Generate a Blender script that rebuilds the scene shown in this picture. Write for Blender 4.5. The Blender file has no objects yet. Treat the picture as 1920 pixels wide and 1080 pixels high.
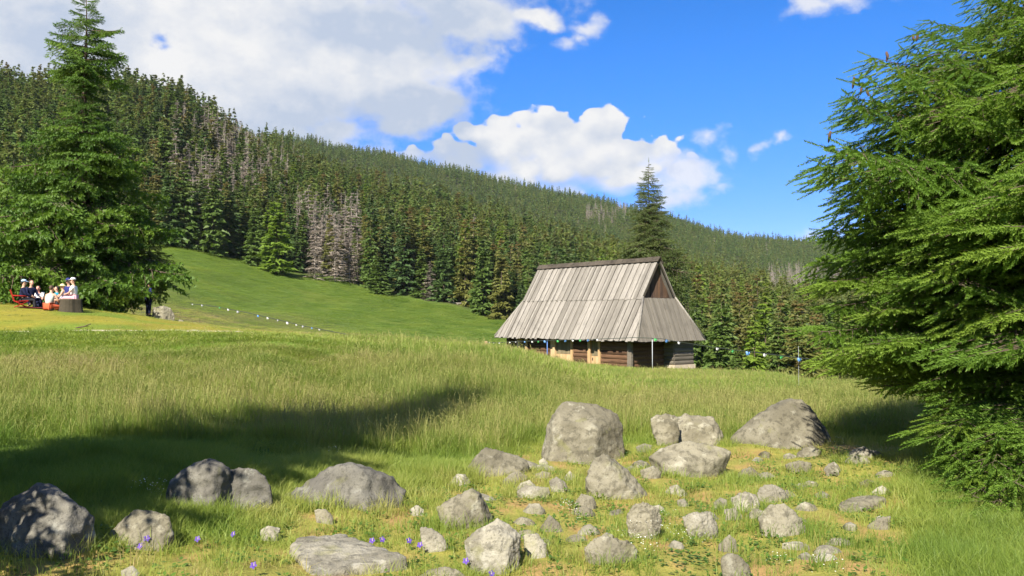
import bpy, bmesh, math, random
import numpy as np
from mathutils import Vector, Matrix, noise
from mathutils.bvhtree import BVHTree

random.seed(7)
RNG = np.random.default_rng(11)
SC = bpy.context.scene
COL = SC.collection
F = 1600.0                                   # focal length in photo pixels
PITCH = math.atan(54 / F)
CP, SP = math.cos(PITCH), math.sin(PITCH)
EYE_Z = 1.6

# ---------------------------------------------------------------- camera
cam_data = bpy.data.cameras.new('camera')
cam_data.sensor_width = 36.0
cam_data.lens = 36.0 * F / 1920.0
cam_data.clip_start = 0.05
cam_data.clip_end = 20000
cam = bpy.data.objects.new('camera', cam_data)
COL.objects.link(cam)
cam.location = (0, 0, EYE_Z)
cam.rotation_euler = (math.pi / 2 + PITCH, 0, 0)
SC.camera = cam

# ---------------------------------------------------------------- exposure
SC.view_settings.view_transform = 'Standard'
SC.view_settings.look = 'None'
SC.view_settings.exposure = 1.35
SC.view_settings.gamma = 1.0
SC.view_settings.use_curve_mapping = False
EXPO = 2 ** SC.view_settings.exposure
SC.cycles.max_bounces = 6
SC.cycles.transparent_max_bounces = 4
SC.cycles.transmission_bounces = 4
SC.cycles.diffuse_bounces = 3
SC.cycles.glossy_bounces = 2
SC.cycles.use_denoising = True
SC.cycles.denoiser = 'OPENIMAGEDENOISE'
SC.cycles.denoising_input_passes = 'RGB_ALBEDO_NORMAL'
SC.cycles.denoising_prefilter = 'ACCURATE'
SC.cycles.sample_clamp_indirect = 6
SC.cycles.volume_bounces = 0

# ---------------------------------------------------------------- sun
SUN_EL = math.radians(39)
SUN_H = Vector((-0.35, -0.937, 0)).normalized()
to_sun = Vector((SUN_H.x * math.cos(SUN_EL), SUN_H.y * math.cos(SUN_EL), math.sin(SUN_EL)))
sun_d = bpy.data.lights.new('sun', 'SUN')
sun_d.energy = 4.8
sun_d.angle = math.radians(0.5)
sun_d.color = (1.0, 0.93, 0.80)
sun = bpy.data.objects.new('sun', sun_d)
COL.objects.link(sun)
sun.rotation_euler = to_sun.to_track_quat('Z', 'Y').to_euler()


# ---------------------------------------------------------------- node helpers
class NT:
    def __init__(self, tree):
        self.t = tree
    def n(self, kind, **kw):
        nd = self.t.nodes.new(kind)
        for k, v in kw.items():
            setattr(nd, k, v)
        return nd
    def put(self, sock, v):
        if isinstance(v, bpy.types.NodeSocket):
            self.t.links.new(v, sock)
        elif v is not None:
            if hasattr(sock, 'default_value'):
                try:
                    sock.default_value = v
                except Exception:
                    sock.default_value = tuple(v) + (1.0,)
    def math(self, op, a, b=None, c=None, clamp=False):
        nd = self.n('ShaderNodeMath', operation=op, use_clamp=clamp)
        self.put(nd.inputs[0], a)
        if b is not None: self.put(nd.inputs[1], b)
        if c is not None: self.put(nd.inputs[2], c)
        return nd.outputs[0]
    def vmath(self, op, a, b=None, c=None, out=0):
        nd = self.n('ShaderNodeVectorMath', operation=op)
        self.put(nd.inputs[0], a)
        if b is not None: self.put(nd.inputs[1], b)
        if c is not None: self.put(nd.inputs[2], c)
        return nd.outputs[out]
    def noise(self, vec, scale, detail=4, rough=0.55, out='Fac', dist=0.0):
        nd = self.n('ShaderNodeTexNoise')
        self.put(nd.inputs['Vector'], vec)
        nd.inputs['Scale'].default_value = scale
        nd.inputs['Detail'].default_value = detail
        nd.inputs['Roughness'].default_value = rough
        nd.inputs['Distortion'].default_value = dist
        return nd.outputs[out]
    def voro(self, vec, scale, out='Distance', feature='F1'):
        nd = self.n('ShaderNodeTexVoronoi', feature=feature)
        self.put(nd.inputs['Vector'], vec)
        nd.inputs['Scale'].default_value = scale
        return nd.outputs[out]
    def step(self, v, a, b, lo=0.0, hi=1.0, smooth=True):
        nd = self.n('ShaderNodeMapRange', interpolation_type='SMOOTHSTEP' if smooth else 'LINEAR')
        self.put(nd.inputs[0], v)
        for i, x in enumerate((a, b, lo, hi)):
            nd.inputs[i + 1].default_value = x
        return nd.outputs[0]
    def mix(self, f, a, b, blend='MIX'):
        nd = self.n('ShaderNodeMix', data_type='RGBA', blend_type=blend)
        self.put(nd.inputs[0], f)
        for s, v in ((nd.inputs[6], a), (nd.inputs[7], b)):
            if isinstance(v, (tuple, list)): v = tuple(v)[:3] + (1.0,)
            self.put(s, v)
        return nd.outputs[2]
    def ramp(self, v, stops):
        nd = self.n('ShaderNodeValToRGB')
        self.put(nd.inputs[0], v)
        cr = nd.color_ramp
        while len(cr.elements) < len(stops): cr.elements.new(0.5)
        for e, (p, c) in zip(cr.elements, stops):
            e.position = p
            e.color = tuple(c) + (1.0,)
        return nd.outputs[0]
    def scalev(self, vec, s):
        return self.vmath('MULTIPLY', vec, s)


# ---------------------------------------------------------------- sky
world = bpy.data.worlds.new('World')
SC.world = world
world.use_nodes = True
world.node_tree.nodes.clear()
W = NT(world.node_tree)
sky = W.n('ShaderNodeTexSky', sky_type='NISHITA')
sky.sun_disc = False
sky.sun_elevation = SUN_EL
sky.sun_rotation = math.atan2(SUN_H.x, SUN_H.y)
sky.altitude = 2600
sky.air_density = 1.0
sky.dust_density = 0.0
sky.ozone_density = 3.5
tc = W.n('ShaderNodeTexCoord')
dirv = W.vmath('NORMALIZE', tc.outputs['Generated'])
sep = W.n('ShaderNodeSeparateXYZ')
W.put(sep.inputs[0], dirv)
az = W.math('ARCTAN2', sep.outputs[0], sep.outputs[1])
el = W.math('ARCSINE', sep.outputs[2])
comb = W.n('ShaderNodeCombineXYZ')
W.put(comb.inputs[0], az); W.put(comb.inputs[1], el)
ang = comb.outputs[0]

def ang_of(px, py):
    a = math.atan((px - 960) / F)
    return a, math.atan((594 - py) / F * math.cos(a))

stretched = W.scalev(dirv, (1.0, 1.0, 1.35))
big_n = W.n('ShaderNodeTexNoise'); W.put(big_n.inputs['Vector'], stretched)
big_n.inputs['Scale'].default_value = 9.0; big_n.inputs['Detail'].default_value = 3.0
wob = W.vmath('MULTIPLY_ADD', big_n.outputs['Color'], (0.10, 0.06, 0.0), (-0.05, -0.03, 0.0))
fin_n = W.n('ShaderNodeTexNoise'); W.put(fin_n.inputs['Vector'], stretched)
fin_n.inputs['Scale'].default_value = 34.0; fin_n.inputs['Detail'].default_value = 5.0
wob2 = W.vmath('MULTIPLY_ADD', fin_n.outputs['Color'], (0.035, 0.03, 0.0), (-0.0175, -0.015, 0.0))
angw = W.vmath('ADD', W.vmath('ADD', ang, wob), wob2)

def blob_field(blobs, vec):
    acc = None
    for (cx, cy, rx, ry, wgt) in blobs:
        a, e = ang_of(cx, cy)
        ix, iy = F / rx, F / ry
        d = W.vmath('LENGTH', W.vmath('MULTIPLY_ADD', vec, (ix, iy, 0), (-a * ix, -e * iy, 0)), out=1)
        v = W.math('MULTIPLY_ADD', d, -wgt, wgt)
        acc = v if acc is None else W.math('SMOOTH_MAX', acc, v, 0.12)
    return acc

BANK = [(250, 40, 620, 260, 1.5), (-250, 120, 600, 330, 1.5), (620, 90, 300, 170, 1.3), (770, 200, 120, 75, 1.2), (400, 250, 300, 110, 1.2), (600, 270, 120, 60, .8),
        (880, 30, 150, 75, .9), (700, 330, 120, 50, .7), (200, -250, 900, 300, 1.5), (1020, 25, 55, 26, .7),
        (860, 110, 80, 40, .55), (-900, 60, 500, 220, 1.2)]
CUM = [(1040, 255, 85, 62, 1.3), (1132, 245, 50, 58, 1.2), (960, 275, 100, 55, 1.1), (868, 250, 26, 24, .7), (1080, 310, 240, 66, 1.2), (850, 300, 105, 44, .9),
       (1200, 290, 95, 55, .85), (940, 345, 120, 40, .9), (1160, 340, 60, 36, .9)]
WISP = [(1104, 38, 42, 30, .55), (1082, 64, 34, 24, .5), (1338, 252, 44, 30, .5), (1385, 284, 32, 34, .33), (1448, 278, 30, 15, .4), (1482, 262, 20, 14, .42),
        (1530, 10, 80, 36, .7), (1600, -5, 90, 36, .7), (1285, 330, 85, 48, .75), (1240, 300, 70, 40, .6), (1360, 345, 24, 14, .35), (920, 105, 36, 34, .32), (1250, 365, 50, 26, .42), (1545, 440, 55, 14, .3)]
HOLE = [(314, 72, 24, 13, .55), (334, 80, 16, 9, .45)]
fld_bank = blob_field(BANK, angw)
fld_cum = blob_field(CUM, W.vmath('MULTIPLY_ADD', wob, (0.3, 0.4, 0), ang))
fld_wisp = blob_field(WISP, angw)
fld_hole = blob_field(HOLE, angw)
# the rest of the sky carries scattered cumulus of the same kind
gen = W.noise(stretched, 3.2, 3, 0.5)
front = W.math('MULTIPLY', W.step(W.math('ABSOLUTE', az), 0.62, 0.85, 1, 0), W.step(el, 0.36, 0.55, 1, 0))
fld_gen = W.math('SUBTRACT', W.step(gen, 0.42, 0.76, -0.4, 1.1, False), W.math('MULTIPLY', front, 2.0))
n_fine = W.noise(stretched, 16.0, 9, 0.62)
n_puff = W.voro(W.vmath('MULTIPLY_ADD', big_n.outputs['Color'], (0.04,) * 3, stretched), 34.0, feature='SMOOTH_F1')
fine0 = W.math('MULTIPLY_ADD', n_fine, 0.9, -0.45)
d_bank = W.math('ADD', fld_bank, W.math('MULTIPLY', fine0, 1.5))
n_puff2 = W.voro(W.vmath('MULTIPLY_ADD', big_n.outputs['Color'], (0.03,) * 3, stretched), 80.0, feature='SMOOTH_F1')
d_cum = W.math('ADD', W.math('ADD', fld_cum, W.math('MULTIPLY', fine0, 1.0)), W.math('ADD', W.math('MULTIPLY_ADD', n_puff, -1.0, 0.36), W.math('MULTIPLY_ADD', n_puff2, -0.5, 0.2)))
d_wisp = W.math('ADD', fld_wisp, W.math('MULTIPLY', fine0, 1.5))
d_gen = W.math('ADD', fld_gen, fine0)
d_hole = W.math('ADD', fld_hole, W.math('MULTIPLY', fine0, 2.2))
c_bank = W.step(d_bank, -0.05, 0.50)
c_bank = W.math('MULTIPLY', c_bank, W.step(d_hole, -0.1, 0.7, 1, 0.1))
cum_low = W.step(el, ang_of(960, 335)[1], ang_of(960, 270)[1])
c_cum = W.math('ADD', W.math('MULTIPLY', W.step(d_cum, 0.0, 0.13), cum_low), W.math('MULTIPLY', W.step(d_cum, -0.1, 0.75), W.math('SUBTRACT', 1.0, cum_low)))
c_wisp = W.step(d_wisp, 0.0, 0.55, 0, 0.85)
c_gen = W.step(d_gen, 0.0, 0.4)
cover = W.math('MAXIMUM', W.math('MAXIMUM', c_bank, c_cum), W.math('MAXIMUM', c_wisp, c_gen))
# thicker / shaded parts of the clouds: grey-blue; sunlit heads: white
GREY = [(770, 225, 190, 80, 1.5), (720, 50, 300, 75, 1.1), (560, 250, 260, 110, .9), (860, 20, 160, 60, .8), (60, 80, 190, 130, .8), (830, 310, 130, 60, 1.3), (1060, 340, 150, 34, .7),
        (960, 350, 220, 45, .75), (300, 210, 160, 50, .5), (60, 10, 260, 60, .7)]
fld_grey = blob_field(GREY, angw)
n_soft = W.noise(stretched, 7.0, 5, 0.5)
g1 = W.math('ADD', W.math('MULTIPLY', fld_grey, 0.75), W.math('MULTIPLY_ADD', n_soft, 1.5, -0.75))
g_rest = W.math('MULTIPLY', W.math('SUBTRACT', 1.0, front), W.step(gen, 0.60, 0.72, 0, 0.5))
bank_grey = W.math('MULTIPLY', c_bank, W.step(n_soft, 0.36, 0.62, 0.50, 0.0))
grey = W.math('ADD', W.math('ADD', W.math('MULTIPLY', W.step(g1, -0.05, 0.65), 0.85), bank_grey), g_rest, clamp=True)
n_off = W.noise(W.vmath('ADD', stretched, (-0.012, 0.0, 0.018)), 16.0, 9, 0.62)
relief = W.math('MULTIPLY', W.math('SUBTRACT', n_fine, n_off), 1.5)
puffy = W.math('MULTIPLY', W.math('MULTIPLY', W.math('ADD', W.math('MULTIPLY_ADD', n_puff, 1.3, -0.42), W.math('MULTIPLY', n_puff2, 0.45)), c_cum), 0.75)
grey = W.math('ADD', W.math('ADD', grey, relief), puffy, clamp=True)
cl_col = W.mix(grey, (0.97, 0.97, 0.98), (0.57, 0.66, 0.82))
hsv = W.n('ShaderNodeHueSaturation')
hsv.inputs['Saturation'].default_value = 1.32
hsv.inputs['Hue'].default_value = 0.5
W.put(hsv.inputs['Color'], sky.outputs[0])
bg_sky = W.n('ShaderNodeBackground'); low_k = W.step(el, -0.02, 0.34, 0.58, 1.0)
low_c = W.n('ShaderNodeCombineColor')
W.put(low_c.inputs[0], W.math('MULTIPLY', low_k, 0.98)); W.put(low_c.inputs[1], W.math('MULTIPLY', low_k, 0.92)); W.put(low_c.inputs[2], W.math('MULTIPLY', W.math('MULTIPLY_ADD', low_k, 0.6, 0.4), 1.10))
W.put(bg_sky.inputs[0], W.mix(1.0, hsv.outputs[0], low_c.outputs[0], 'MULTIPLY')); bg_sky.inputs[1].default_value = 0.076
bg_cl = W.n('ShaderNodeBackground'); W.put(bg_cl.inputs[0], cl_col); bg_cl.inputs[1].default_value = 0.93 / EXPO
mx = W.n('ShaderNodeMixShader')
W.put(mx.inputs[0], cover); W.put(mx.inputs[1], bg_sky.outputs[0]); W.put(mx.inputs[2], bg_cl.outputs[0])
wo = W.n('ShaderNodeOutputWorld'); W.put(wo.inputs[0], mx.outputs[0])
world.cycles.sampling_method = 'MANUAL'
world.cycles.sample_map_resolution = 512

# ---------------------------------------------------------------- pixel / world
def ray(px, py):
    x = (px - 960) / F
    v = (540 - py) / F
    return Vector((x, CP - v * SP, SP + v * CP))

def at(px, py, Y):
    d = ray(px, py)
    return Vector((0, 0, EYE_Z)) + d * (Y / d.y)

def zof(py, Y):
    return at(960, py, Y).z

def project(X, Y, Z):
    """world -> photo pixels (numpy)"""
    dz = Z - EYE_Z
    fwd = Y * CP + dz * SP
    up = -Y * SP + dz * CP
    return 960 + F * X / fwd, 540 - F * up / fwd

# ---------------------------------------------------------------- object helpers
def tag(o, label=None, cat=None, group=None, kind=None):
    if label: o['label'] = label
    if cat: o['category'] = cat
    if group: o['group'] = group
    if kind: o['kind'] = kind
    return o

def link(o, parent=None):
    COL.objects.link(o)
    if parent is not None: o.parent = parent
    return o

def empty(name, loc=(0, 0, 0), rz=0.0, label=None, cat=None, group=None):
    o = bpy.data.objects.new(name, None)
    o.empty_display_size = 0.2
    o.location = loc
    o.rotation_euler = (0, 0, rz)
    link(o)
    return tag(o, label, cat, group)

def new_mesh(name, verts, faces, mats=(), smooth=False, midx=None):
    me = bpy.data.meshes.new(name)
    if isinstance(verts, np.ndarray) and isinstance(faces, np.ndarray):
        nv, nf, k = len(verts), len(faces), faces.shape[1]
        me.vertices.add(nv)
        me.vertices.foreach_set('co', verts.astype(np.float32).ravel())
        me.loops.add(nf * k)
        me.loops.foreach_set('vertex_index', faces.astype(np.int32).ravel())
        me.polygons.add(nf)
        me.polygons.foreach_set('loop_start', np.arange(0, nf * k, k, dtype=np.int32))
        me.update(calc_edges=True)
    else:
        me.from_pydata([tuple(v) for v in verts], [], [tuple(f) for f in faces])
        me.update()
    for m in mats: me.materials.append(m)
    if midx is not None:
        me.polygons.foreach_set('material_index', np.asarray(midx, dtype=np.int32))
    if smooth:
        me.polygons.foreach_set('use_smooth', np.ones(len(me.polygons), dtype=bool))
    return me

def obj(name, me, parent=None, loc=(0, 0, 0), rot=None):
    o = bpy.data.objects.new(name, me)
    o.location = loc
    if rot is not None: o.rotation_euler = rot
    return link(o, parent)

class MB:
    """collects simple solids into one mesh"""
    def __init__(self):
        self.v, self.f, self.m = [], [], []
        self.mi = 0
    def add(self, vs, fs):
        b = len(self.v)
        self.v += [tuple(p) for p in vs]
        self.f += [tuple(b + i for i in f) for f in fs]
        self.m += [self.mi] * len(fs)
        return self
    def hexa(self, a):           # eight corners: bottom loop of 4, top loop of 4
        return self.add(a, [(3, 2, 1, 0), (4, 5, 6, 7), (0, 1, 5, 4), (1, 2, 6, 5), (2, 3, 7, 6), (3, 0, 4, 7)])
    def box(self, lo, hi):
        (x0, y0, z0), (x1, y1, z1) = lo, hi
        return self.hexa([(x0, y0, z0), (x1, y0, z0), (x1, y1, z0), (x0, y1, z0), (x0, y0, z1), (x1, y0, z1), (x1, y1, z1), (x0, y1, z1)])
    def tube(self, pts, radii, sides=6, cap=True):
        pts = [Vector(p) for p in pts]
        if not hasattr(radii, '__len__'): radii = [radii] * len(pts)
        rings = []
        for i, p in enumerate(pts):
            t = (pts[min(i + 1, len(pts) - 1)] - pts[max(i - 1, 0)]).normalized()
            a = t.orthogonal().normalized() if abs(t.z) > 0.95 else t.cross(Vector((0, 0, 1))).normalized()
            b = t.cross(a)
            rings.append([p + (a * math.cos(k * math.tau / sides) + b * math.sin(k * math.tau / sides)) * radii[i] for k in range(sides)])
        vs = [q for r in rings for q in r]
        fs = []
        for i in range(len(pts) - 1):
            for k in range(sides):
                k2 = (k + 1) % sides
                fs.append((i * sides + k, i * sides + k2, (i + 1) * sides + k2, (i + 1) * sides + k))
        if cap:
            fs.append(tuple(range(sides - 1, -1, -1)))
            fs.append(tuple((len(pts) - 1) * sides + k for k in range(sides)))
        return self.add(vs, fs)
    def mesh(self, name, mats, smooth=False):
        return new_mesh(name, self.v, self.f, mats, smooth, self.m)

# ---------------------------------------------------------------- materials
def material(name):
    m = bpy.data.materials.new(name)
    m.use_nodes = True
    m.node_tree.nodes.clear()
    t = NT(m.node_tree)
    out = t.n('ShaderNodeOutputMaterial')
    return m, t, out

def principled(t, out, color, rough=0.8, bump=None, bump_s=0.3, bump_d=0.02, spec=0.3):
    p = t.n('ShaderNodeBsdfPrincipled')
    if isinstance(color, (tuple, list)): color = tuple(color)[:3] + (1,)
    t.put(p.inputs['Base Color'], color)
    t.put(p.inputs['Roughness'], rough)
    p.inputs['Specular IOR Level'].default_value = spec
    if bump is not None:
        b = t.n('ShaderNodeBump')
        b.inputs['Strength'].default_value = bump_s
        b.inputs['Distance'].default_value = bump_d
        t.put(b.inputs['Height'], bump)
        t.put(p.inputs['Normal'], b.outputs[0])
    t.put(out.inputs[0], p.outputs[0])
    return p

def plain(name, color, rough=0.8, var=0.15, scale=20.0, spec=0.3):
    m, t, out = material(name)
    c = t.n('ShaderNodeTexCoord')
    n = t.noise(c.outputs['Object'], scale, 5)
    col = t.mix(n, [x * (1 - var) for x in color], [min(1, x * (1 + var)) for x in color])
    principled(t, out, col, rough, n, 0.2, 0.005, spec)
    return m

def leafy(name, stops, tip=None, trans=0.35, rough=0.55, use_tint=True, hgt=None, spec=0.25, rnd=0.5):
    """foliage: colour by an instance tint plus a random per object; part of the light passes through"""
    m, t, out = material(name)
    oi = t.n('ShaderNodeObjectInfo')
    if use_tint:
        at_ = t.n('ShaderNodeAttribute', attribute_type='INSTANCER', attribute_name='tint')
        base = t.math('MULTIPLY_ADD', oi.outputs['Random'], rnd * 0.5, t.math('SUBTRACT', at_.outputs['Fac'], rnd * 0.25))
    else:
        c0 = t.n('ShaderNodeTexCoord')
        base = t.math('ADD', t.math('MULTIPLY', oi.outputs['Random'], rnd), t.math('MULTIPLY', t.noise(c0.outputs['Object'], 1.3, 3), 1.0 - rnd))
    col = t.ramp(base, stops)
    if hgt is not None:          # cones and old wood colour the upper crown (object's own height)
        c = t.n('ShaderNodeTexCoord')
        s = t.n('ShaderNodeSeparateXYZ'); t.put(s.inputs[0], c.outputs['Generated'])
        nn = t.noise(c.outputs['Object'], hgt[2], 3)
        f = t.math('MULTIPLY', t.step(s.outputs[2], 0.45, 0.95), t.step(nn, 0.45, 0.65))
        col = t.mix(t.math('MULTIPLY', f, hgt[1]), col, hgt[0])
    p = t.n('ShaderNodeBsdfPrincipled')
    t.put(p.inputs['Base Color'], col)
    p.inputs['Roughness'].default_value = rough
    p.inputs['Specular IOR Level'].default_value = spec
    tr = t.n('ShaderNodeBsdfTranslucent')
    t.put(tr.inputs[0], t.mix(1.0, col, (1.0, 1.0, 0.55), 'MULTIPLY'))
    mxs = t.n('ShaderNodeMixShader'); mxs.inputs[0].default_value = trans
    t.put(mxs.inputs[1], p.outputs[0]); t.put(mxs.inputs[2], tr.outputs[0])
    t.put(out.inputs[0], mxs.outputs[0])
    return m
# ================================================================ TERRAIN
# (distance, value) profiles along bearings; 'p' rows give the photo row at which the ground shows
def P(Y, py): return (Y, zof(py, Y))
def Z(Y, z): return (Y, z)
def azpx(px): return math.degrees(math.atan((px - 960) / F))

FLAT = [Z(0.6, 0), Z(5, 0), Z(20, .4), Z(60, 2), Z(200, 10), Z(600, 90), Z(1500, 160), Z(5000, 200)]
COLS = [
 (-180, FLAT), (-120, FLAT),
 (-70, [Z(.6, 0), Z(5, 0), Z(15, .5), Z(30, 1.6), Z(60, 4), Z(200, 28), Z(450, 120), Z(700, 130), Z(1500, 200), Z(5000, 240)]),
 (-45, [Z(.6, 0), Z(5, -.05), Z(15, .3), Z(28, 1.3), Z(36, 2.2), Z(60, 4), Z(100, 9), Z(200, 26), Z(450, 122), Z(700, 128), Z(1500, 200), Z(5000, 240)]),
 (azpx(0), [Z(.6, 0), Z(5, -.1), Z(8, -.05), Z(15, .22), P(28, 622), P(36, 576), P(42, 566), P(80, 512), P(130, 482), P(200, 455), P(450, 218), Z(600, 118), Z(1500, 220), Z(5000, 240)]),
 (azpx(160), [Z(.6, 0), Z(5, -.1), Z(8, -.1), Z(15, .15), P(28, 622), P(36, 586), P(42, 578), P(60, 580), P(100, 545), P(160, 490), P(210, 452), P(480, 238), Z(600, 112), Z(1500, 220), Z(5000, 240)]),
 (azpx(300), [Z(.6, 0), Z(5, -.12), Z(8, -.15), Z(15, .0), P(28, 624), P(38, 600), P(46, 597), P(60, 608), P(100, 572), P(160, 505), P(212, 456), P(540, 262), Z(700, 115), Z(1500, 230), Z(5000, 240)]),
 (azpx(480), [Z(.6, 0), Z(5, -.14), Z(8, -.2), Z(15, -.1), P(28, 628), P(36, 621), P(42, 618), P(55, 641), P(90, 620), P(150, 565), P(222, 496), P(650, 292), P(900, 296), P(1250, 282), Z(5000, 240)]),
 (azpx(700), [Z(.6, 0), Z(5, -.15), Z(8, -.27), Z(15, -.42), P(30, 648), P(45, 641), P(60, 648), P(100, 640), P(170, 590), P(228, 541), P(600, 390), P(800, 400), P(1300, 313), Z(1700, 215), Z(5000, 260)]),
 (azpx(940), [Z(.6, 0), Z(5, -.16), Z(8, -.28), Z(15, -.5), P(30, 668), P(50, 670), P(63, 678), P(100, 668), P(150, 630), P(200, 599), P(500, 452), P(800, 442), P(1400, 366), Z(1900, 190), Z(5000, 260)]),
 (azpx(1180), [Z(.6, 0), Z(5, -.17), Z(8, -.3), Z(15, -.5), Z(30, -1.02), Z(55, -1.78), Z(66, -2.3), Z(80, -4), Z(130, -6.5), P(160, 650), P(450, 520), P(800, 492), P(1500, 412), Z(2000, 160), Z(5000, 260)]),
 (azpx(1420), [Z(.6, 0), Z(5, -.17), Z(8, -.3), Z(15, -.5), Z(30, -1.0), Z(46, -1.55), Z(56, -2.3), Z(80, -7), Z(130, -10), P(200, 650), P(430, 566), P(800, 540), P(1600, 470), Z(2100, 125), Z(5000, 260)]),
 (azpx(1600), [Z(.6, 0), Z(5, -.17), Z(8, -.3), Z(15, -.45), Z(27, -.72), Z(36, -1.6), Z(50, -4), Z(90, -10), Z(150, -11), P(450, 598), P(800, 565), P(1700, 472), Z(2100, 130), Z(5000, 260)]),
 (azpx(1920), [Z(.6, 0), Z(5, -.17), Z(8, -.28), Z(15, -.5), Z(25, -1.2), Z(40, -4), Z(100, -11), Z(450, 0), P(1700, 482), Z(5000, 260)]),
 (50, [Z(.6, 0), Z(5, -.15), Z(10, -.3), Z(25, -1.4), Z(45, -5), Z(100, -11), Z(450, 10), Z(1700, 130), Z(5000, 240)]),
 (85, [Z(.6, 0), Z(5, -.1), Z(15, -.4), Z(40, -3), Z(100, -8), Z(450, 30), Z(1700, 140), Z(5000, 220)]),
 (120, FLAT), (180, FLAT)]

LR0, LR1, NR = math.log(0.6), math.log(5000.0), 360
_lr = np.linspace(LR0, LR1, NR)

def pchip(x, y, xq):
    x, y = np.asarray(x, float), np.asarray(y, float)
    h = np.diff(x); d = np.diff(y) / h
    m = np.zeros_like(y)
    for i in range(1, len(x) - 1):
        if d[i - 1] * d[i] > 0:
            w1, w2 = 2 * h[i] + h[i - 1], h[i] + 2 * h[i - 1]
            m[i] = (w1 + w2) / (w1 / d[i - 1] + w2 / d[i])
    m[0], m[-1] = d[0], d[-1]
    k = np.clip(np.searchsorted(x, xq) - 1, 0, len(x) - 2)
    t = np.clip((xq - x[k]) / h[k], 0, 1)
    return ((1 + 2 * t) * (1 - t) ** 2 * y[k] + t * (1 - t) ** 2 * h[k] * m[k] + t * t * (3 - 2 * t) * y[k + 1] + t * t * (t - 1) * h[k] * m[k + 1])

_rows = []
for a_, prof in COLS:
    ca = max(math.cos(math.radians(a_)), 0.25) if abs(a_) < 80 else 1.0
    xs = [math.log(Y / (ca if Y > 3 else 1)) for Y, _ in prof]
    _rows.append(pchip(xs, [z for _, z in prof], _lr))
_rows = np.array(_rows)
AZG = np.arange(-180, 180.01, 0.5)
_az = np.array([c[0] for c in COLS], float)
TAB = np.array([pchip(_az, _rows[:, j], AZG) for j in range(NR)]).T      # [az, r]
_k = np.exp(-np.linspace(-2, 2, 9) ** 2); _k /= _k.sum()
TAB = np.apply_along_axis(lambda c: np.convolve(np.pad(c, 4, mode='edge'), _k, 'valid'), 0, TAB)

_ph = RNG.uniform(0, 6.28, (40,)); _dr = RNG.uniform(0, 6.28, (40,))
def waves(X, Y, wl, n=8, off=0):
    s = 0
    for i in range(n):
        a = _dr[(off + i) % 40]; k = 6.283 / (wl * (0.6 + 0.11 * i))
        s = s + np.sin(X * math.cos(a) * k + Y * math.sin(a) * k + _ph[(off + 3 * i) % 40])
    return s / math.sqrt(n)

def height(X, Y):
    X = np.asarray(X, float); Y = np.asarray(Y, float)
    r = np.maximum(np.hypot(X, Y), 0.6)
    u = (np.degrees(np.arctan2(X, Y)) + 180) / 0.5
    v = (np.minimum(np.log(r), LR1 - 1e-6) - LR0) / (LR1 - LR0) * (NR - 1)
    i = np.clip(u.astype(int), 0, len(AZG) - 2); j = np.clip(v.astype(int), 0, NR - 2)
    fu, fv = u - i, v - j
    z = (TAB[i, j] * (1 - fu) * (1 - fv) + TAB[i + 1, j] * fu * (1 - fv) + TAB[i, j + 1] * (1 - fu) * fv + TAB[i + 1, j + 1] * fu * fv)
    z = z + 0.035 * waves(X, Y, 2.3, 6, 3) * np.clip((r - 2) / 4, 0, 1) * np.clip((60 - r) / 30, 0, 1)
    z = z + 0.35 * waves(X, Y, 26, 6, 9) * np.clip((r - 75) / 60, 0, 1)
    z = z + 3.2 * waves(X, Y, 120, 8, 17) * np.clip((r - 260) / 300, 0, 1)
    return z

# forest edge: distance Y at which the trees begin, per bearing
_ea = np.array([-180, -90, -60, azpx(0), azpx(160), azpx(300), azpx(380), azpx(480), azpx(515), azpx(600), azpx(700), azpx(800), azpx(880), azpx(940), azpx(1000), azpx(1100), azpx(1200), azpx(1300), azpx(1420), azpx(1600), azpx(1920), 60, 90, 180])
_er = np.array([400, 260, 210, 200, 205, 213, 214, 224, 224, 230, 228, 224, 214, 204, 190, 165, 140, 112, 92, 82, 70, 80, 120, 400])
def forest_edge(X, Y):
    a = np.degrees(np.arctan2(X, Y))
    return np.interp(a, _ea, _er)
def forest_depth(X, Y):
    """metres behind the forest edge (negative: meadow)"""
    a = np.arctan2(X, Y)
    r = np.hypot(X, Y)
    ca = np.where(np.abs(a) < 1.3, np.maximum(np.cos(a), 0.27), 1.0)
    return r * ca - forest_edge(X, Y)

def fade(v, a, b):
    t = np.clip((v - a) / (b - a), 0, 1)
    return t * t * (3 - 2 * t)

def pxcol(X, Y):
    return 960 + F * X / np.maximum(Y, 0.5)

def stony(X, Y):
    """1 inside the stony, short-grassed foreground"""
    c = pxcol(X, Y)
    t = fade(c, 380, 640) * fade(c, 1790, 1640)
    far = np.interp(c, [500, 700, 900, 1000, 1600], [8.0, 8.4, 10.5, 13.8, 13.8])
    main = t * fade(Y, far + 1.2, far - 0.6)
    low = fade(Y, 7.4, 6.5) * fade(c, 1600, 1450)
    return np.clip(np.maximum(main, low), 0, 1)

def plateau(X, Y):
    c = pxcol(X, Y)
    return fade(Y, 27.0, 29.0) * fade(Y, 62, 50) * fade(c, 680, 520) * (Y > 0)

def path_line(c):
    return np.interp(c, [-400, 0, 160, 320, 560, 640], [27.2, 27.6, 28.2, 29.0, 31.5, 33.0])

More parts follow.
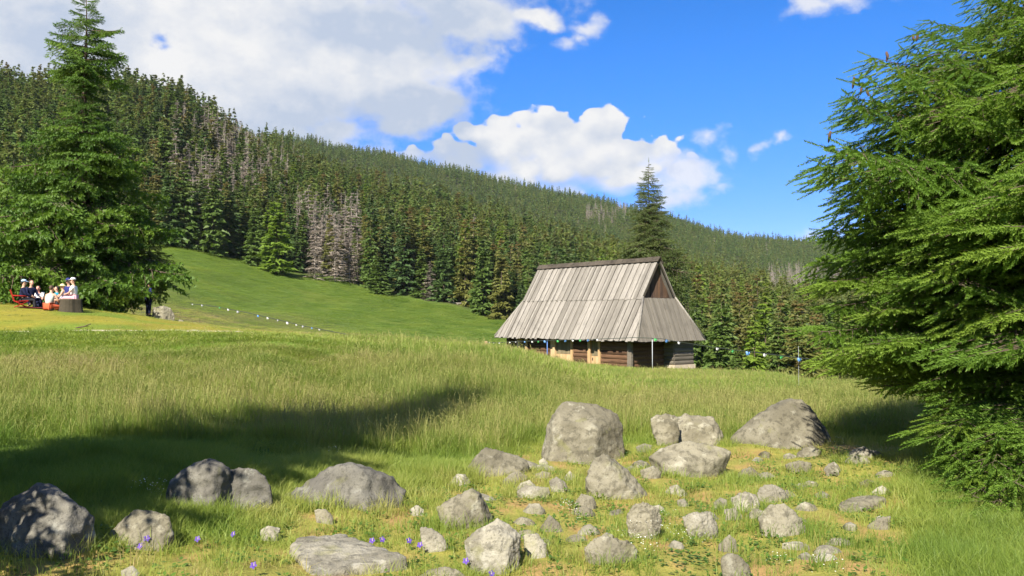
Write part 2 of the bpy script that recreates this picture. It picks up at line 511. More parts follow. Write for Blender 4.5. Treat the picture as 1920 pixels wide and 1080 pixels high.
# ---- ground sheet
_azs = np.concatenate([np.arange(-180, -48, 6.0), np.arange(-48, 48, 0.42), np.arange(48, 180.1, 6.0)])
_azs = np.unique(np.clip(_azs, -180, 180))
_rs = np.concatenate([[0.6], np.exp(np.linspace(math.log(1.2), math.log(2600), 280))])
A_, R_ = np.meshgrid(np.radians(_azs), _rs, indexing='ij')
GX, GY = R_ * np.sin(A_), R_ * np.cos(A_)
GZ = height(GX, GY)
na, nr = GX.shape
gv = np.stack([GX, GY, GZ], -1).reshape(-1, 3)
ii, jj = np.meshgrid(np.arange(na - 1), np.arange(nr - 1), indexing='ij')
gf = np.stack([ii * nr + jj, ii * nr + jj + 1, (ii + 1) * nr + jj + 1, (ii + 1) * nr + jj], -1).reshape(-1, 4)[:, ::-1]
cen = len(gv)
gv = np.vstack([gv, [[0, 0, 0]]])

def ground_material():
    m, t, out = material('meadow_ground')
    geo = t.n('ShaderNodeNewGeometry')
    a1 = t.n('ShaderNodeAttribute', attribute_name='gcol')
    pos = geo.outputs['Position']
    n1 = t.noise(pos, 0.35, 6, 0.6)
    n2 = t.noise(pos, 6.0, 5, 0.65)
    n3 = t.noise(t.scalev(pos, (1, 1, 1)), 45.0, 3, 0.6)
    k = t.math('ADD', t.math('MULTIPLY', n1, 0.5), t.math('ADD', t.math('MULTIPLY', n2, 0.55), t.math('MULTIPLY', n3, 0.45)))
    col = t.mix(1.0, a1.outputs['Color'], t.ramp(k, [(0.45, (0.55, 0.58, 0.5)), (0.75, (1.0, 1.0, 1.0)), (1.0, (1.5, 1.35, 1.3))]), 'MULTIPLY')
    h = t.math('ADD', t.math('MULTIPLY', n2, 0.6), t.math('MULTIPLY', n3, 0.4))
    principled(t, out, col, 0.95, h, 0.6, 0.06, 0.1)
    return m

GROUND_MAT = ground_material()
gme = new_mesh('ground', gv, gf, [GROUND_MAT], True)
# colours of what grows or lies there (real patches, no light)
X, Y = gv[:, 0], gv[:, 1]
c_ = pxcol(X, Y); r_ = np.hypot(X, Y)
def rgb(*c): return np.array(c, float)[None, :]
def lerp(a, b, f): return a * (1 - f[:, None]) + b * f[:, None]
green = rgb(.105, .185, .020)
n_a = waves(X, Y, 3.0, 8, 1) * .5 + waves(X, Y, 0.9, 8, 5) * .35
col = np.repeat(green, len(gv), 0)
col = lerp(col, rgb(.150, .185, .035), fade(n_a, -.2, .9))
st = stony(X, Y)
moss = lerp(np.repeat(rgb(.25, .225, .055), len(gv), 0), rgb(.36, .215, .095), fade(waves(X, Y, 1.3, 8, 13) * .6 + waves(X, Y, .45, 8, 2) * .5, -.1, .8))
col = lerp(col, moss, st * .85)
pl = plateau(X, Y)
col = lerp(col, lerp(np.repeat(rgb(.22, .20, .028), len(gv), 0), rgb(.13, .18, .024), fade(waves(X, Y, 5, 8, 21), -.3, .8)), pl)
hillm = fade(r_, 52, 66)
hm = np.repeat(rgb(.080, .126, .020), len(gv), 0)
hm = lerp(hm, rgb(.105, .140, .024), fade(waves(X, Y, 22, 8, 27) * .6 + waves(X, Y, 7, 8, 31) * .4, 0, 1.2))
band = fade(r_, 150, 95) * fade(c_, 760, 600) * fade(c_, -200, 100)
hm = lerp(hm, rgb(.115, .100, .042), band * (.65 + .35 * fade(waves(X, Y, 14, 8, 4), -.5, .8)))
col = lerp(col, hm, hillm)
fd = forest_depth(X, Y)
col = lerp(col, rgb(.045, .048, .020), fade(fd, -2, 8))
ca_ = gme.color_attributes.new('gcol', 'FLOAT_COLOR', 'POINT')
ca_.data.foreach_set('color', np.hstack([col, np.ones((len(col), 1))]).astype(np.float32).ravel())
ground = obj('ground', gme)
tag(ground, kind='structure')
BVH = BVHTree.FromPolygons([tuple(v) for v in gv], [tuple(f) for f in gf])

def gz(x, y):
    h = BVH.ray_cast(Vector((x, y, 3000)), Vector((0, 0, -1)))
    return h[0].z if h[0] is not None else float(height(x, y))

def hit(px, py):
    d = ray(px, py).normalized()
    h = BVH.ray_cast(Vector((0, 0, EYE_Z)), d)
    return h[0] if h[0] is not None else at(px, py, 60)

# ---- the trodden path along the edge of the terrace
def make_path():
    m, t, out = material('path_dirt')
    geo = t.n('ShaderNodeNewGeometry')
    n = t.noise(geo.outputs['Position'], 3.0, 6, 0.7)
    col = t.ramp(n, [(0.35, (.20, .19, .07)), (0.55, (.42, .38, .27)), (0.75, (.55, .50, .38))])
    principled(t, out, col, 0.95, n, 0.5, 0.03, 0.1)
    cs = np.linspace(-200, 640, 220)
    v, f = [], []
    for k, c in enumerate(cs):
        y = float(path_line(c))
        wd = 0.17 + 0.10 * math.sin(k * .31) + 0.07 * math.sin(k * .83)
        for e in (-1, 0, 1):
            yy = y + e * wd
            xx = (c - 960) / F * y
            v.append((xx, yy, gz(xx, yy) + (0.03 if e == 0 else 0.012)))
        if k:
            b = 3 * k
            f += [(b - 3, b, b + 1, b - 2), (b - 2, b + 1, b + 2, b - 1)]
    tag(obj('path', new_mesh('path', v, f, [m], True)), kind='structure')
make_path()
# ================================================================ HUT
def wood(name, c0, c1, c2, grain=(1, 1, 1), sc=6.0, rough=0.85, streak=0.5, bump=0.4):
    """weathered timber: per-piece tone from the object's random, grain along the stretched axis"""
    m, t, out = material(name)
    oi = t.n('ShaderNodeObjectInfo')
    c = t.n('ShaderNodeTexCoord')
    shift = t.n('ShaderNodeCombineXYZ')
    t.put(shift.inputs[0], t.math('MULTIPLY', oi.outputs['Random'], 37.0)); t.put(shift.inputs[1], t.math('MULTIPLY', oi.outputs['Random'], 11.0))
    v = t.vmath('ADD', t.scalev(c.outputs['Object'], grain), shift.outputs[0])
    g = t.noise(v, sc, 6, 0.65)
    b = t.noise(c.outputs['Object'], 1.1, 4, 0.6)
    base = t.ramp(oi.outputs['Random'], [(0.0, c0), (0.45, c1), (1.0, c2)])
    col = t.mix(t.math('MULTIPLY', t.step(g, 0.45, 0.72), streak), base, [x * 0.42 for x in c0])
    col = t.mix(t.math('MULTIPLY', t.step(b, 0.52, 0.72), 0.45), col, [x * 0.55 for x in c1])
    principled(t, out, col, rough, g, bump, 0.012, 0.2)
    return m

ROOF_W = wood('weathered_roof_wood', (.165, .150, .128), (.232, .212, .184), (.285, .262, .230), (6, .5, .5), 4.0, streak=.6)
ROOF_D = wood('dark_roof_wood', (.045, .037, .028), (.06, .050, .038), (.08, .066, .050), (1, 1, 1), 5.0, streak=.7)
HIP_W = wood('hip_roof_wood', (.130, .116, .095), (.155, .138, .113), (.185, .165, .136), (.5, 6, .5), 4.0, streak=.4)
LOG_W = wood('brown_log_wood', (.060, .034, .020), (.100, .054, .030), (.155, .088, .050), (.4, 4, 4), 4.0, streak=.75)
LOG_G = wood('grey_log_wood', (.10, .088, .070), (.14, .12, .095), (.18, .155, .125), (4, .4, 4), 4.0, streak=.6)
NEW_W = wood('pale_new_wood', (.40, .265, .135), (.46, .31, .165), (.52, .37, .21), (5, 5, .5), 4.0, streak=.25)
SHADE_P = wood('eave_shade_plank', (.14, .115, .068), (.17, .14, .085), (.20, .165, .10), (5, 5, .5), 4.0, streak=.35)  # door wood with the eave's shade put into its colour
GAB_W = wood('brown_gable_wood', (.055, .037, .029), (.080, .052, .038), (.14, .08, .046), (5, 5, .5), 4.0, streak=.5)
STONE_F = plain('foundation_stone', (.42, .35, .26), .9, .3, 6)

HX, HY = 7.78, 53.0
HUT = empty('log_hut', (HX, HY, -1.9), math.atan2(.779, -.627), 'old log hut with a steep grey plank roof in the meadow', 'hut')
HZ = -1.9
def hp(s, w, z):                 # hut local: x along the ridge, y towards the valley side (-w), z up from the footing
    return (s, -w, z - HZ)

EAVE_Z, BRK_Z, RDG_Z = .076, 2.80, 5.30
W0, W1 = 0.0, 6.5
WB0, WB1 = 1.69, 4.81
S0, S1 = 0.0, 14.46
SB0, SB1 = 1.06, 13.0
WR = 3.25

def make_hut():
    rnd = random.Random(5)
    # roof deck under the boards
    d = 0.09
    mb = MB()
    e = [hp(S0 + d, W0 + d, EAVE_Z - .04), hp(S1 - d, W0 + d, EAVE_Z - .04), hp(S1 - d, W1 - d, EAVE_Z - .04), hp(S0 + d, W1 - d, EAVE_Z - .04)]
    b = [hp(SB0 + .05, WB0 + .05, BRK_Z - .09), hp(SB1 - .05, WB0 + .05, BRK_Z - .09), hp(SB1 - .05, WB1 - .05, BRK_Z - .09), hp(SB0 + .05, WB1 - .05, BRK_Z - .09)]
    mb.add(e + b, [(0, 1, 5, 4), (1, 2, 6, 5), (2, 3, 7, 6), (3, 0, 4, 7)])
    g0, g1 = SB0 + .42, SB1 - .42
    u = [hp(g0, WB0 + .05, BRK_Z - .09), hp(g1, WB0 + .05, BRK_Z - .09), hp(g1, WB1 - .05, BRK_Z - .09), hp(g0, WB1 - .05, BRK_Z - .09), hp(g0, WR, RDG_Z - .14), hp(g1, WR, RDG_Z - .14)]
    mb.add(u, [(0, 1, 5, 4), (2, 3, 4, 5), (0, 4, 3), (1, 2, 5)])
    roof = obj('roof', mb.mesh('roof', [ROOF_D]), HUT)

    def slope(f, side):          # point on the long slope: f 0 at eave, 1 at ridge
        w = W0 + (WR - W0) * f
        if side < 0: w = W1 - (W1 - WR) * f
        return w, EAVE_Z + (RDG_Z - EAVE_Z) * f
    nrm_f = Vector((0, 1, 0)) * math.sin(math.radians(58)) + Vector((0, 0, 1)) * math.cos(math.radians(58))
    def board(s0, s1, f00, f01, f10, f11, lift, side, name='plank', mat=ROOF_W, th=.035):
        nv = Vector((0, nrm_f.y * side, nrm_f.z))
        q = []
        for s, f in ((s0, f00), (s1, f01), (s1, f11), (s0, f10)):
            w, z = slope(f, side)
            q.append(Vector(hp(s, w, z)) + nv * lift)
        low, high = q, [p + nv * th for p in q]
        m = MB()
        m.hexa(low + high if side > 0 else low + high)
        obj(name, m.mesh(name, [mat]), roof)
    fb = (BRK_Z - EAVE_Z) / (RDG_Z - EAVE_Z)
    for side in (1, -1):
        # lower course, eave to break; cut along the hips
        n = 56
        for k in range(n):
            s0 = S0 + (S1 - S0) * k / n + rnd.uniform(-.012, .012)
            s1 = S0 + (S1 - S0) * (k + 1) / n - .018 + rnd.uniform(-.012, .012)
            def ftop(s):
                return max(0.02, min(fb, fb * (s - S0) / (SB0 - S0), fb * (S1 - s) / (S1 - SB1)))
            lo = -.012 + rnd.uniform(-.006, .012)
            lift = (.0 if k % 2 else .055) + rnd.uniform(0, .012)
            board(s0 - (.02 if k % 2 == 0 else 0), s1 + (.02 if k % 2 == 0 else 0), lo, lo + rnd.uniform(-.004, .004), ftop(s0) + .006, ftop(s1) + .006, lift, side)
        n = 47
        for k in range(n):
            s0 = SB0 - .02 + (SB1 - SB0 + .04) * k / n + rnd.uniform(-.01, .01)
            s1 = SB0 - .02 + (SB1 - SB0 + .04) * (k + 1) / n - .018 + rnd.uniform(-.01, .01)
            lo = fb - .022 + rnd.uniform(-.006, .006)
            lift = (.05 if k % 2 else .092) + rnd.uniform(0, .012)
            board(s0, s1 + (.02 if k % 2 == 0 else 0), lo, lo, .985, .985, lift, side)
    # hip slopes
    for end in (0, 1):
        n = 30
        sE, sB = (S0, SB0) if end == 0 else (S1, SB1)
        dz = BRK_Z - EAVE_Z
        nv = Vector((-dz if end == 0 else dz, 0, abs(sB - sE))).normalized()
        for k in range(n):
            w0 = W0 + (W1 - W0) * k / n + .006
            w1 = W0 + (W1 - W0) * (k + 1) / n - .008
            def ft(w):
                return max(.02, min(1, (w - W0) / (WB0 - W0), (W1 - w) / (W1 - WB1)))
            lift = (.0 if k % 2 else .028) + rnd.uniform(0, .008)
            q = []
            for w, f in ((w0, -.02 + rnd.uniform(-.01, .01)), (w1, -.02), (w1, ft(w1)), (w0, ft(w0))):
                q.append(Vector(hp(sE + (sB - sE) * f, w, EAVE_Z + dz * f)) + nv * lift)
            m = MB(); m.hexa(q + [p + nv * .03 for p in q])
            obj('plank', m.mesh('plank', [HIP_W]), roof)
        # board along each hip
        for w, wb in ((W0, WB0), (W1, WB1)):
            sgn = 1 if w == W0 else -1
            a = Vector(hp(sE, w, EAVE_Z + .10)); c = Vector(hp(sB, wb, BRK_Z + .10))
            m = MB(); m.tube([a, c], [.075, .07], 8)
            h = obj('hip_pole', m.mesh('hip_pole', [ROOF_W], True), roof)
        # gable
        sg = g0 if end == 0 else g1
        out = -1 if end == 0 else 1
        nb = 12
        for k in range(nb):
            w0 = WB0 + .1 + (WB1 - WB0 - .2) * k / nb + .008
            w1 = WB0 + .1 + (WB1 - WB0 - .2) * (k + 1) / nb - .008
            def zt(w):
                return BRK_Z + (RDG_Z - BRK_Z) * (1 - abs(w - WR) / (WR - WB0)) - .08
            lift = .02 if k % 2 else .045
            sa, sb = sg + out * lift, sg + out * (lift + .03)
            zb = BRK_Z - .06
            q = [hp(sa, w0, zb), hp(sb, w0, zb), hp(sb, w1, zb), hp(sa, w1, zb), hp(sa, w0, max(zb + .05, zt(w0))), hp(sb, w0, max(zb + .05, zt(w0))), hp(sb, w1, max(zb + .05, zt(w1))), hp(sa, w1, max(zb + .05, zt(w1)))]
            m = MB(); m.hexa(q)
            obj('gable_board', m.mesh('gable_board', [GAB_W]), HUT)
        m = MB(); m.tube([hp(sg + out * .22, WB0 - .05, BRK_Z + .0), hp(sg + out * .22, WB1 + .05, BRK_Z + .0)], .06, 6)
        obj('gable_ledge', m.mesh('gable_ledge', [ROOF_D], True), HUT)
        # barge boards under the roof edge
        for side in (1, -1):
            wq = lambda f: (slope(f, side)[0], slope(f, side)[1])
            w_a, z_a = wq(fb); w_b, z_b = wq(.98)
            s_ = (SB0 + .0) if end == 0 else SB1
            m = MB()
            m.hexa([hp(s_ - .02, w_a, z_a - .12), hp(s_ + .02, w_a, z_a - .12), hp(s_ + .02, w_a, z_a + .05), hp(s_ - .02, w_a, z_a + .05),
                    hp(s_ - .02, w_b, z_b - .12), hp(s_ + .02, w_b, z_b - .12), hp(s_ + .02, w_b, z_b + .05), hp(s_ - .02, w_b, z_b + .05)])
            obj('barge_board', m.mesh('barge_board', [ROOF_D]), roof)
    # ridge: two rows of short dark shingles standing proud, in pieces along the ridge
    n = 22
    for k in range(n):
        s0 = SB0 - .12 + (SB1 - SB0 + .24) * k / n
        s1 = SB0 - .12 + (SB1 - SB0 + .24) * (k + 1) / n - .012
        m = MB()
        zt = RDG_Z + .23 + rnd.uniform(-.02, .02)
        m.hexa([hp(s0, WR - .26, RDG_Z - .10), hp(s1, WR - .26, RDG_Z - .10), hp(s1, WR + .02, zt - .03), hp(s0, WR + .02, zt - .03),
                hp(s0, WR - .31, RDG_Z - .07), hp(s1, WR - .31, RDG_Z - .07), hp(s1, WR - .01, zt + .02), hp(s0, WR - .01, zt + .02)])
        m.hexa([hp(s0, WR + .26, RDG_Z - .22), hp(s1, WR + .26, RDG_Z - .22), hp(s1, WR + .03, RDG_Z + .15), hp(s0, WR + .03, RDG_Z + .15),
                hp(s0, WR + .31, RDG_Z - .18), hp(s1, WR + .31, RDG_Z - .18), hp(s1, WR + .06, RDG_Z + .18), hp(s0, WR + .06, RDG_Z + .18)])
        obj('ridge_shingle', m.mesh('ridge_shingle', [ROOF_D]), roof)

    # ---- walls. The valley face at w = .8; bearings along the face read as s
    WF = 0.80
    def s_of(px):
        t = (px - 960) / F
        x0, y0 = HX + .779 * WF, HY + .627 * WF
        return (x0 - t * y0) / (.627 + t * .779)
    wall = MB()
    wall.box(hp(S1 - .42, 6.0, -2.35), hp(S1 - .38, WF + .2, .9))
    wall_o = MB()
    # inner dark shell that the logs sit against
    sh = MB()
    def slab(sa, sb, wa, wb, za, zb):
        x0, x1 = sorted((sa, sb)); y0, y1 = sorted((-wa, -wb))
        sh.box((x0, y0, za - HZ), (x1, y1, zb - HZ))
    slab(1.5, 13.9, WF + .12, WF + .18, -2.3, .95)
    slab(1.55, 13.9, 5.7, 5.76, -2.3, .95)
    slab(13.84, 13.9, WF + .2, 5.7, -2.3, .9)
    slab(1.55, 1.61, WF + .2, 4.2, -2.3, .9)
    wall_root = obj('wall', sh.mesh('wall', [LOG_G]), HUT)

    def log(sa, sb, z, r, w=WF, mat=LOG_W, axis='s'):
        m = MB()
        k = 10
        sides = k
        v0, v1 = [], []
        for q in range(sides):
            a = q * math.tau / sides
            rr = r * (1 + rnd.uniform(-.05, .05))
            dy, dz = math.cos(a) * rr * .75, math.sin(a) * rr
            if axis == 's':
                v0.append((sa, -w + dy, z + dz - HZ)); v1.append((sb, -w + dy, z + dz - HZ))
            else:
                v0.append((w + dy, -sa, z + dz - HZ)); v1.append((w + dy, -sb, z + dz - HZ))
        fs = [(q, (q + 1) % sides, sides + (q + 1) % sides, sides + q) for q in range(sides)]
        fs += [tuple(range(sides - 1, -1, -1)), tuple(range(sides, 2 * sides))]
        m.add(v0 + v1, fs)
        obj('log', m.mesh('log', [mat], False), wall_root)
    segs = [(951.5, 971.5), (991.8, 1034.5), (1076.5, 1103.5), (1128, 1178)]
    for (a, b) in segs:
        sa, sb = s_of(a), s_of(b)
        for c in range(9):
            z = -2.15 + c * .285
            log(sa + rnd.uniform(-.03, .03), sb + rnd.uniform(-.03, .03), z, .155)
    for c in range(9):                       # recessed end wall in the shade of the hip eave
        log(WF + .05, 4.15, -2.15 + c * .285, .155, 1.46, LOG_W, 'w')
    for c in range(9):                       # hidden faces
        log(1.5, 13.9, -2.15 + c * .285, .155, 5.82)
        log(WF, 5.8, -2.15 + c * .285, .155, 13.95, LOG_W, 'w')
    for c in range(6):                       # projecting corner of grey logs on a stone footing
        log(4.10, 6.0, -1.42 + c * .27, .15, .60, LOG_G, 'w')
        log(.55, 1.5, -1.42 + c * .27, .15, 4.12, LOG_G, 's')
        log(.55, 1.5, -1.42 + c * .27, .15, 5.95, LOG_G, 's')
    for r_i in range(3):
        y = 4.0
        while y < 6.05:
            ln = rnd.uniform(.35, .6)
            m = MB()
            m.box((.40 + rnd.uniform(0, .04), -min(y + ln - .02, 6.1), -2.35 + r_i * .27 - HZ), (1.3, -y, -2.35 + r_i * .27 + .25 - HZ))
            obj('stone', m.mesh('stone', [STONE_F]), wall_root)
            y += ln
    # posts beside the openings and the pale doors
    def post(a, b, mat, zt=.5, w=WF - .1, name='post'):
        sa, sb = s_of(a), s_of(b)
        m = MB(); m.box((min(sa, sb), -WF - .02, -2.2 - HZ), (max(sa, sb), -w + .05, zt - HZ))
        obj(name, m.mesh(name, [mat]), HUT)
    for a, b in ((972.3, 978.6), (987.6, 991.2), (1035.2, 1043), (1072.2, 1076), (1104, 1109), (1123.6, 1127.4)):
        post(a, b, NEW_W)
    post(1178.4, 1186, LOG_G, .6)
    for i, (a, b, split) in enumerate(((979.2, 987.2, -.78), (1043.6, 1071.8, -.98), (1109.8, 1123, -1.02))):
        sa, sb = sorted((s_of(a), s_of(b)))
        door = empty('door', (0, 0, 0)); door.parent = HUT
        n = max(2, int((sb - sa) / .21))
        for k in range(n):
            x0 = sa + (sb - sa) * k / n + .005; x1 = sa + (sb - sa) * (k + 1) / n - .005
            m = MB(); m.box((x0, -WF - .05, split - HZ + .01), (x1, -WF + .01, .45 - HZ))
            obj('plank', m.mesh('plank', [SHADE_P]), door)  # upper part darker: eave shadow painted as plank colour
            m = MB(); m.box((x0, -WF - .03, -2.15 - HZ), (x1, -WF + .06, split - HZ - .005))
            obj('plank', m.mesh('plank', [NEW_W]), door)
        m = MB(); m.box((sb - .16, -WF + .065, -1.3 - HZ), (sb - .10, -WF + .11, -1.12 - HZ))
        obj('handle', m.mesh('handle', [ROOF_D]), door)
make_hut()

# ---- poles round the hut and the garlands tied to them
POLE_B = plain('blue_pole_paint', (.10, .20, .50), .5)
POLE_W = plain('white_pole_paint', (.42, .44, .46), .6)
POLE_K = plain('dark_pole_metal', (.03, .03, .03), .6)
ROPE_M = plain('garland_cord', (.04, .05, .04), .8)
F_WHITE = plain('white_plastic', (.58, .58, .58), .5)
F_GREEN = plain('green_plastic', (.09, .42, .13), .5)
F_BLUE = plain('blue_plastic', (.11, .26, .55), .5)

def pole(name, px, pyt, Y, r, mat, label, cat='pole', tiltx=0.0):
    top = at(px, pyt, Y)
    g = gz(top.x, top.y)
    root = empty(name, (top.x, top.y, g), 0, label, cat)
    h = top.z - g
    m = MB(); m.tube([(0, 0, -.3), (tiltx * .5, 0, h * .5), (tiltx, 0, h)], [r, r * .95, r * .85], 8)
    obj('shaft', m.mesh('shaft', [mat], True), root)
    m = MB(); m.tube([(tiltx, 0, h - .05), (tiltx, 0, h - .02), (tiltx, 0, h + .012)], [r * 1.4, r * 1.5, r * .9], 8)
    obj('cap', m.mesh('cap', [mat], True), root)
    return top
pole('garland_pole', 1026, 638, 56.5, .028, POLE_B, 'thin blue pole standing in front of the hut wall')
pole('garland_pole', 1223, 634, 50.5, .022, POLE_W, 'thin white pole in front of the right end of the hut')
pole('garland_pole', 971, 639, 59.0, .025, POLE_K, 'thin black pole beside the left door of the hut')
pole('garland_pole', 1497, 650, 27.0, .004, POLE_W, 'thin pale rod above the blue tag nearest the big right spruce')

pt = at(911, 641, 60.0)
rt = empty('wooden_post', (pt.x, pt.y, gz(pt.x, pt.y)), .3, 'short square wooden post left of the hut', 'post')
hgt_ = pt.z - gz(pt.x, pt.y)
m_ = MB(); m_.box((-.09, -.08, -.3), (.09, .08, hgt_)); obj('shaft', m_.mesh('shaft', [NEW_W]), rt)
m_ = MB(); m_.hexa([(-.1, -.09, hgt_ + .002), (.1, -.09, hgt_ + .002), (.1, .09, hgt_ + .002), (-.1, .09, hgt_ + .002), (-.07, -.06, hgt_ + .05), (.07, -.06, hgt_ + .05), (.07, .06, hgt_ + .05), (-.07, .06, hgt_ + .05)])
obj('cap', m_.mesh('cap', [NEW_W]), rt)

def flag_mesh(mat, w, h, seed):
    """a folded square of foil hanging over the cord, crumpled"""
    r = random.Random(seed)
    v, f = [], []
    nx, nz = 3, 3
    for side in (1, -1):
        b = len(v)
        for i in range(nx + 1):
            for j in range(nz + 1):
                t = j / nz
                bulge = .33 * w * math.sin(math.pi * min(1, .15 + t * .85)) + .02 * w
                x = (i / nx - .5) * w * (1 - .25 * t * t) + r.uniform(-.05, .05) * w
                v.append((x, side * (bulge * (1 - .5 * abs(i / nx - .5))), -t * h + r.uniform(-.04, .04) * h))
        for i in range(nx):
            for j in range(nz):
                q = [b + i * (nz + 1) + j, b + (i + 1) * (nz + 1) + j, b + (i + 1) * (nz + 1) + j + 1, b + i * (nz + 1) + j + 1]
                f.append(tuple(q if side < 0 else q[::-1]))
    return new_mesh('flag', v, f, [mat], True)
FLAGS = {'w': F_WHITE, 'g': F_GREEN, 'b': F_BLUE}

def garland(label, path, flags, rad):
    """path: [(px, py, Y)] of the cord; flags: [(px, colour, size)]"""
    pts = [at(*p) for p in path]
    root = empty('garland', pts[0], 0, label, 'garland')
    o = pts[0]
    xs = [p[0] for p in path]
    def on(px):
        py = np.interp(px, xs, [p[1] for p in path]); iy = np.interp(px, xs, [1 / p[2] for p in path])
        return at(px, float(py), float(1 / iy))
    m = MB()
    fine = []
    for a, b in zip(pts[:-1], pts[1:]):
        for k in range(3): fine.append(a.lerp(b, k / 3) - o)
    fine.append(pts[-1] - o)
    m.tube(fine, rad, 5)
    obj('cord', m.mesh('cord', [ROPE_M], True), root)
    for i, (px, c, size) in enumerate(flags):
        p = on(px)
        size *= .56
        fo = obj('flag', flag_mesh(FLAGS[c], size, size, i), root, p - o, (0, 0, .3 + .5 * math.sin(i * 2.1)))

garland('garland of white, green and blue plastic tags strung along the hut eaves',
        [(911, 641, 59.8), (930, 643, 59), (971, 640, 58.9), (1000, 639.5, 57.5), (1026, 638.5, 56.4), (1060, 637.5, 55), (1100, 636.5, 53.5), (1150, 634.5, 52), (1190, 633, 51.2), (1223, 634, 50.4)],
        [(918, 'w', .12), (926, 'w', .12), (936, 'w', .12), (956, 'w', .16), (967, 'w', .16), (984, 'b', .18), (998, 'w', .2), (1009.5, 'g', .22), (1021.5, 'b', .25), (1046, 'g', .24), (1060, 'b', .25), (1074, 'w', .2), (1088, 'g', .22), (1102.5, 'b', .24), (1120, 'w', .18)], .020)
garland('garland with green, blue and white plastic tags from the white pole to the right spruce',
        [(1223, 634.5, 50.3), (1240, 635, 48.5), (1273, 641, 45), (1310, 647, 41.5), (1345, 652, 38.5), (1374, 656, 36), (1402, 659, 33.5), (1434, 663, 31), (1465, 667, 29), (1499, 671, 26.8), (1530, 675, 24.8), (1566, 680, 22.8), (1600, 688, 20.8)],
        [(1229, 'g', .28), (1250, 'b', .30), (1273, 'w', .22), (1345, 'w', .2), (1374, 'g', .21), (1402, 'b', .26), (1434, 'w', .19), (1465, 'g', .19), (1499, 'b', .19)], .016)
garland('long line of small white tags strung low across the far meadow',
        [(356, 569.5, 92), (380, 571.5, 90), (412, 576, 87), (447, 583, 83), (485, 591, 79), (520, 599, 76), (560, 609, 72), (600, 617, 69), (640, 625, 66), (672, 632, 64)],
        [(361, 'w', .22), (379, 'w', .34), (412, 'g', .24), (428, 'w', .34), (446, 'w', .40), (484, 'b', .32), (502, 'w', .32), (521, 'w', .27), (539, 'w', .36), (556, 'w', .25), (568, 'w', .30), (585, 'b', .22), (599, 'w', .22), (658, 'w', .22), (671, 'w', .24)], .03)
# ================================================================ TREES
BARK = plain('spruce_bark', (.085, .062, .045), .95, .35, 12)
BARK_G = plain('dead_grey_wood', (.30, .265, .225), .95, .25, 5)
NEEDLE_NEAR = leafy('needles_near', [(0.0, (.085, .175, .028)), (0.5, (.150, .255, .036)), (1.0, (.250, .345, .050))], trans=.45, use_tint=False, rnd=.55)
NEEDLE_NEAR2 = leafy('needles_grey_green', [(0.0, (.058, .092, .028)), (0.5, (.092, .125, .034)), (1.0, (.130, .155, .042))], trans=.3, use_tint=False, rnd=.55)
NEEDLE_FOR = leafy('needles_forest', [(0.0, (.062, .120, .028)), (0.35, (.105, .172, .034)), (0.65, (.155, .192, .040)), (1.0, (.175, .245, .042))],
                   trans=.36, use_tint=True, hgt=((.20, .15, .06), .35, .5), rnd=.25)
NEEDLE_BRIGHT = leafy('needles_bright', [(0.0, (.145, .235, .028)), (1.0, (.185, .27, .036))], trans=.45, use_tint=False, hgt=((.14, .12, .04), .4, .5))
NEEDLE_DARK = leafy('needles_dark', [(0.0, (.055, .105, .032)), (1.0, (.085, .140, .036))], trans=.32, use_tint=False, hgt=((.16, .12, .055), .4, .5))
NEEDLE_MID = leafy('needles_mid', [(0.0, (.085, .145, .032)), (1.0, (.120, .180, .036))], trans=.34, use_tint=False, hgt=((.19, .135, .055), .5, .5))
NEEDLE_OLIVE = leafy('needles_olive', [(0.0, (.125, .140, .036)), (1.0, (.165, .170, .042))], trans=.36, use_tint=False, hgt=((.22, .14, .06), .6, .5))
DEAD_TW = leafy('dead_twigs', [(0.0, (.21, .175, .145)), (1.0, (.31, .265, .22))], trans=.1, use_tint=False)

def nrm(a):
    return a / np.maximum(np.linalg.norm(a, axis=-1, keepdims=True), 1e-9)

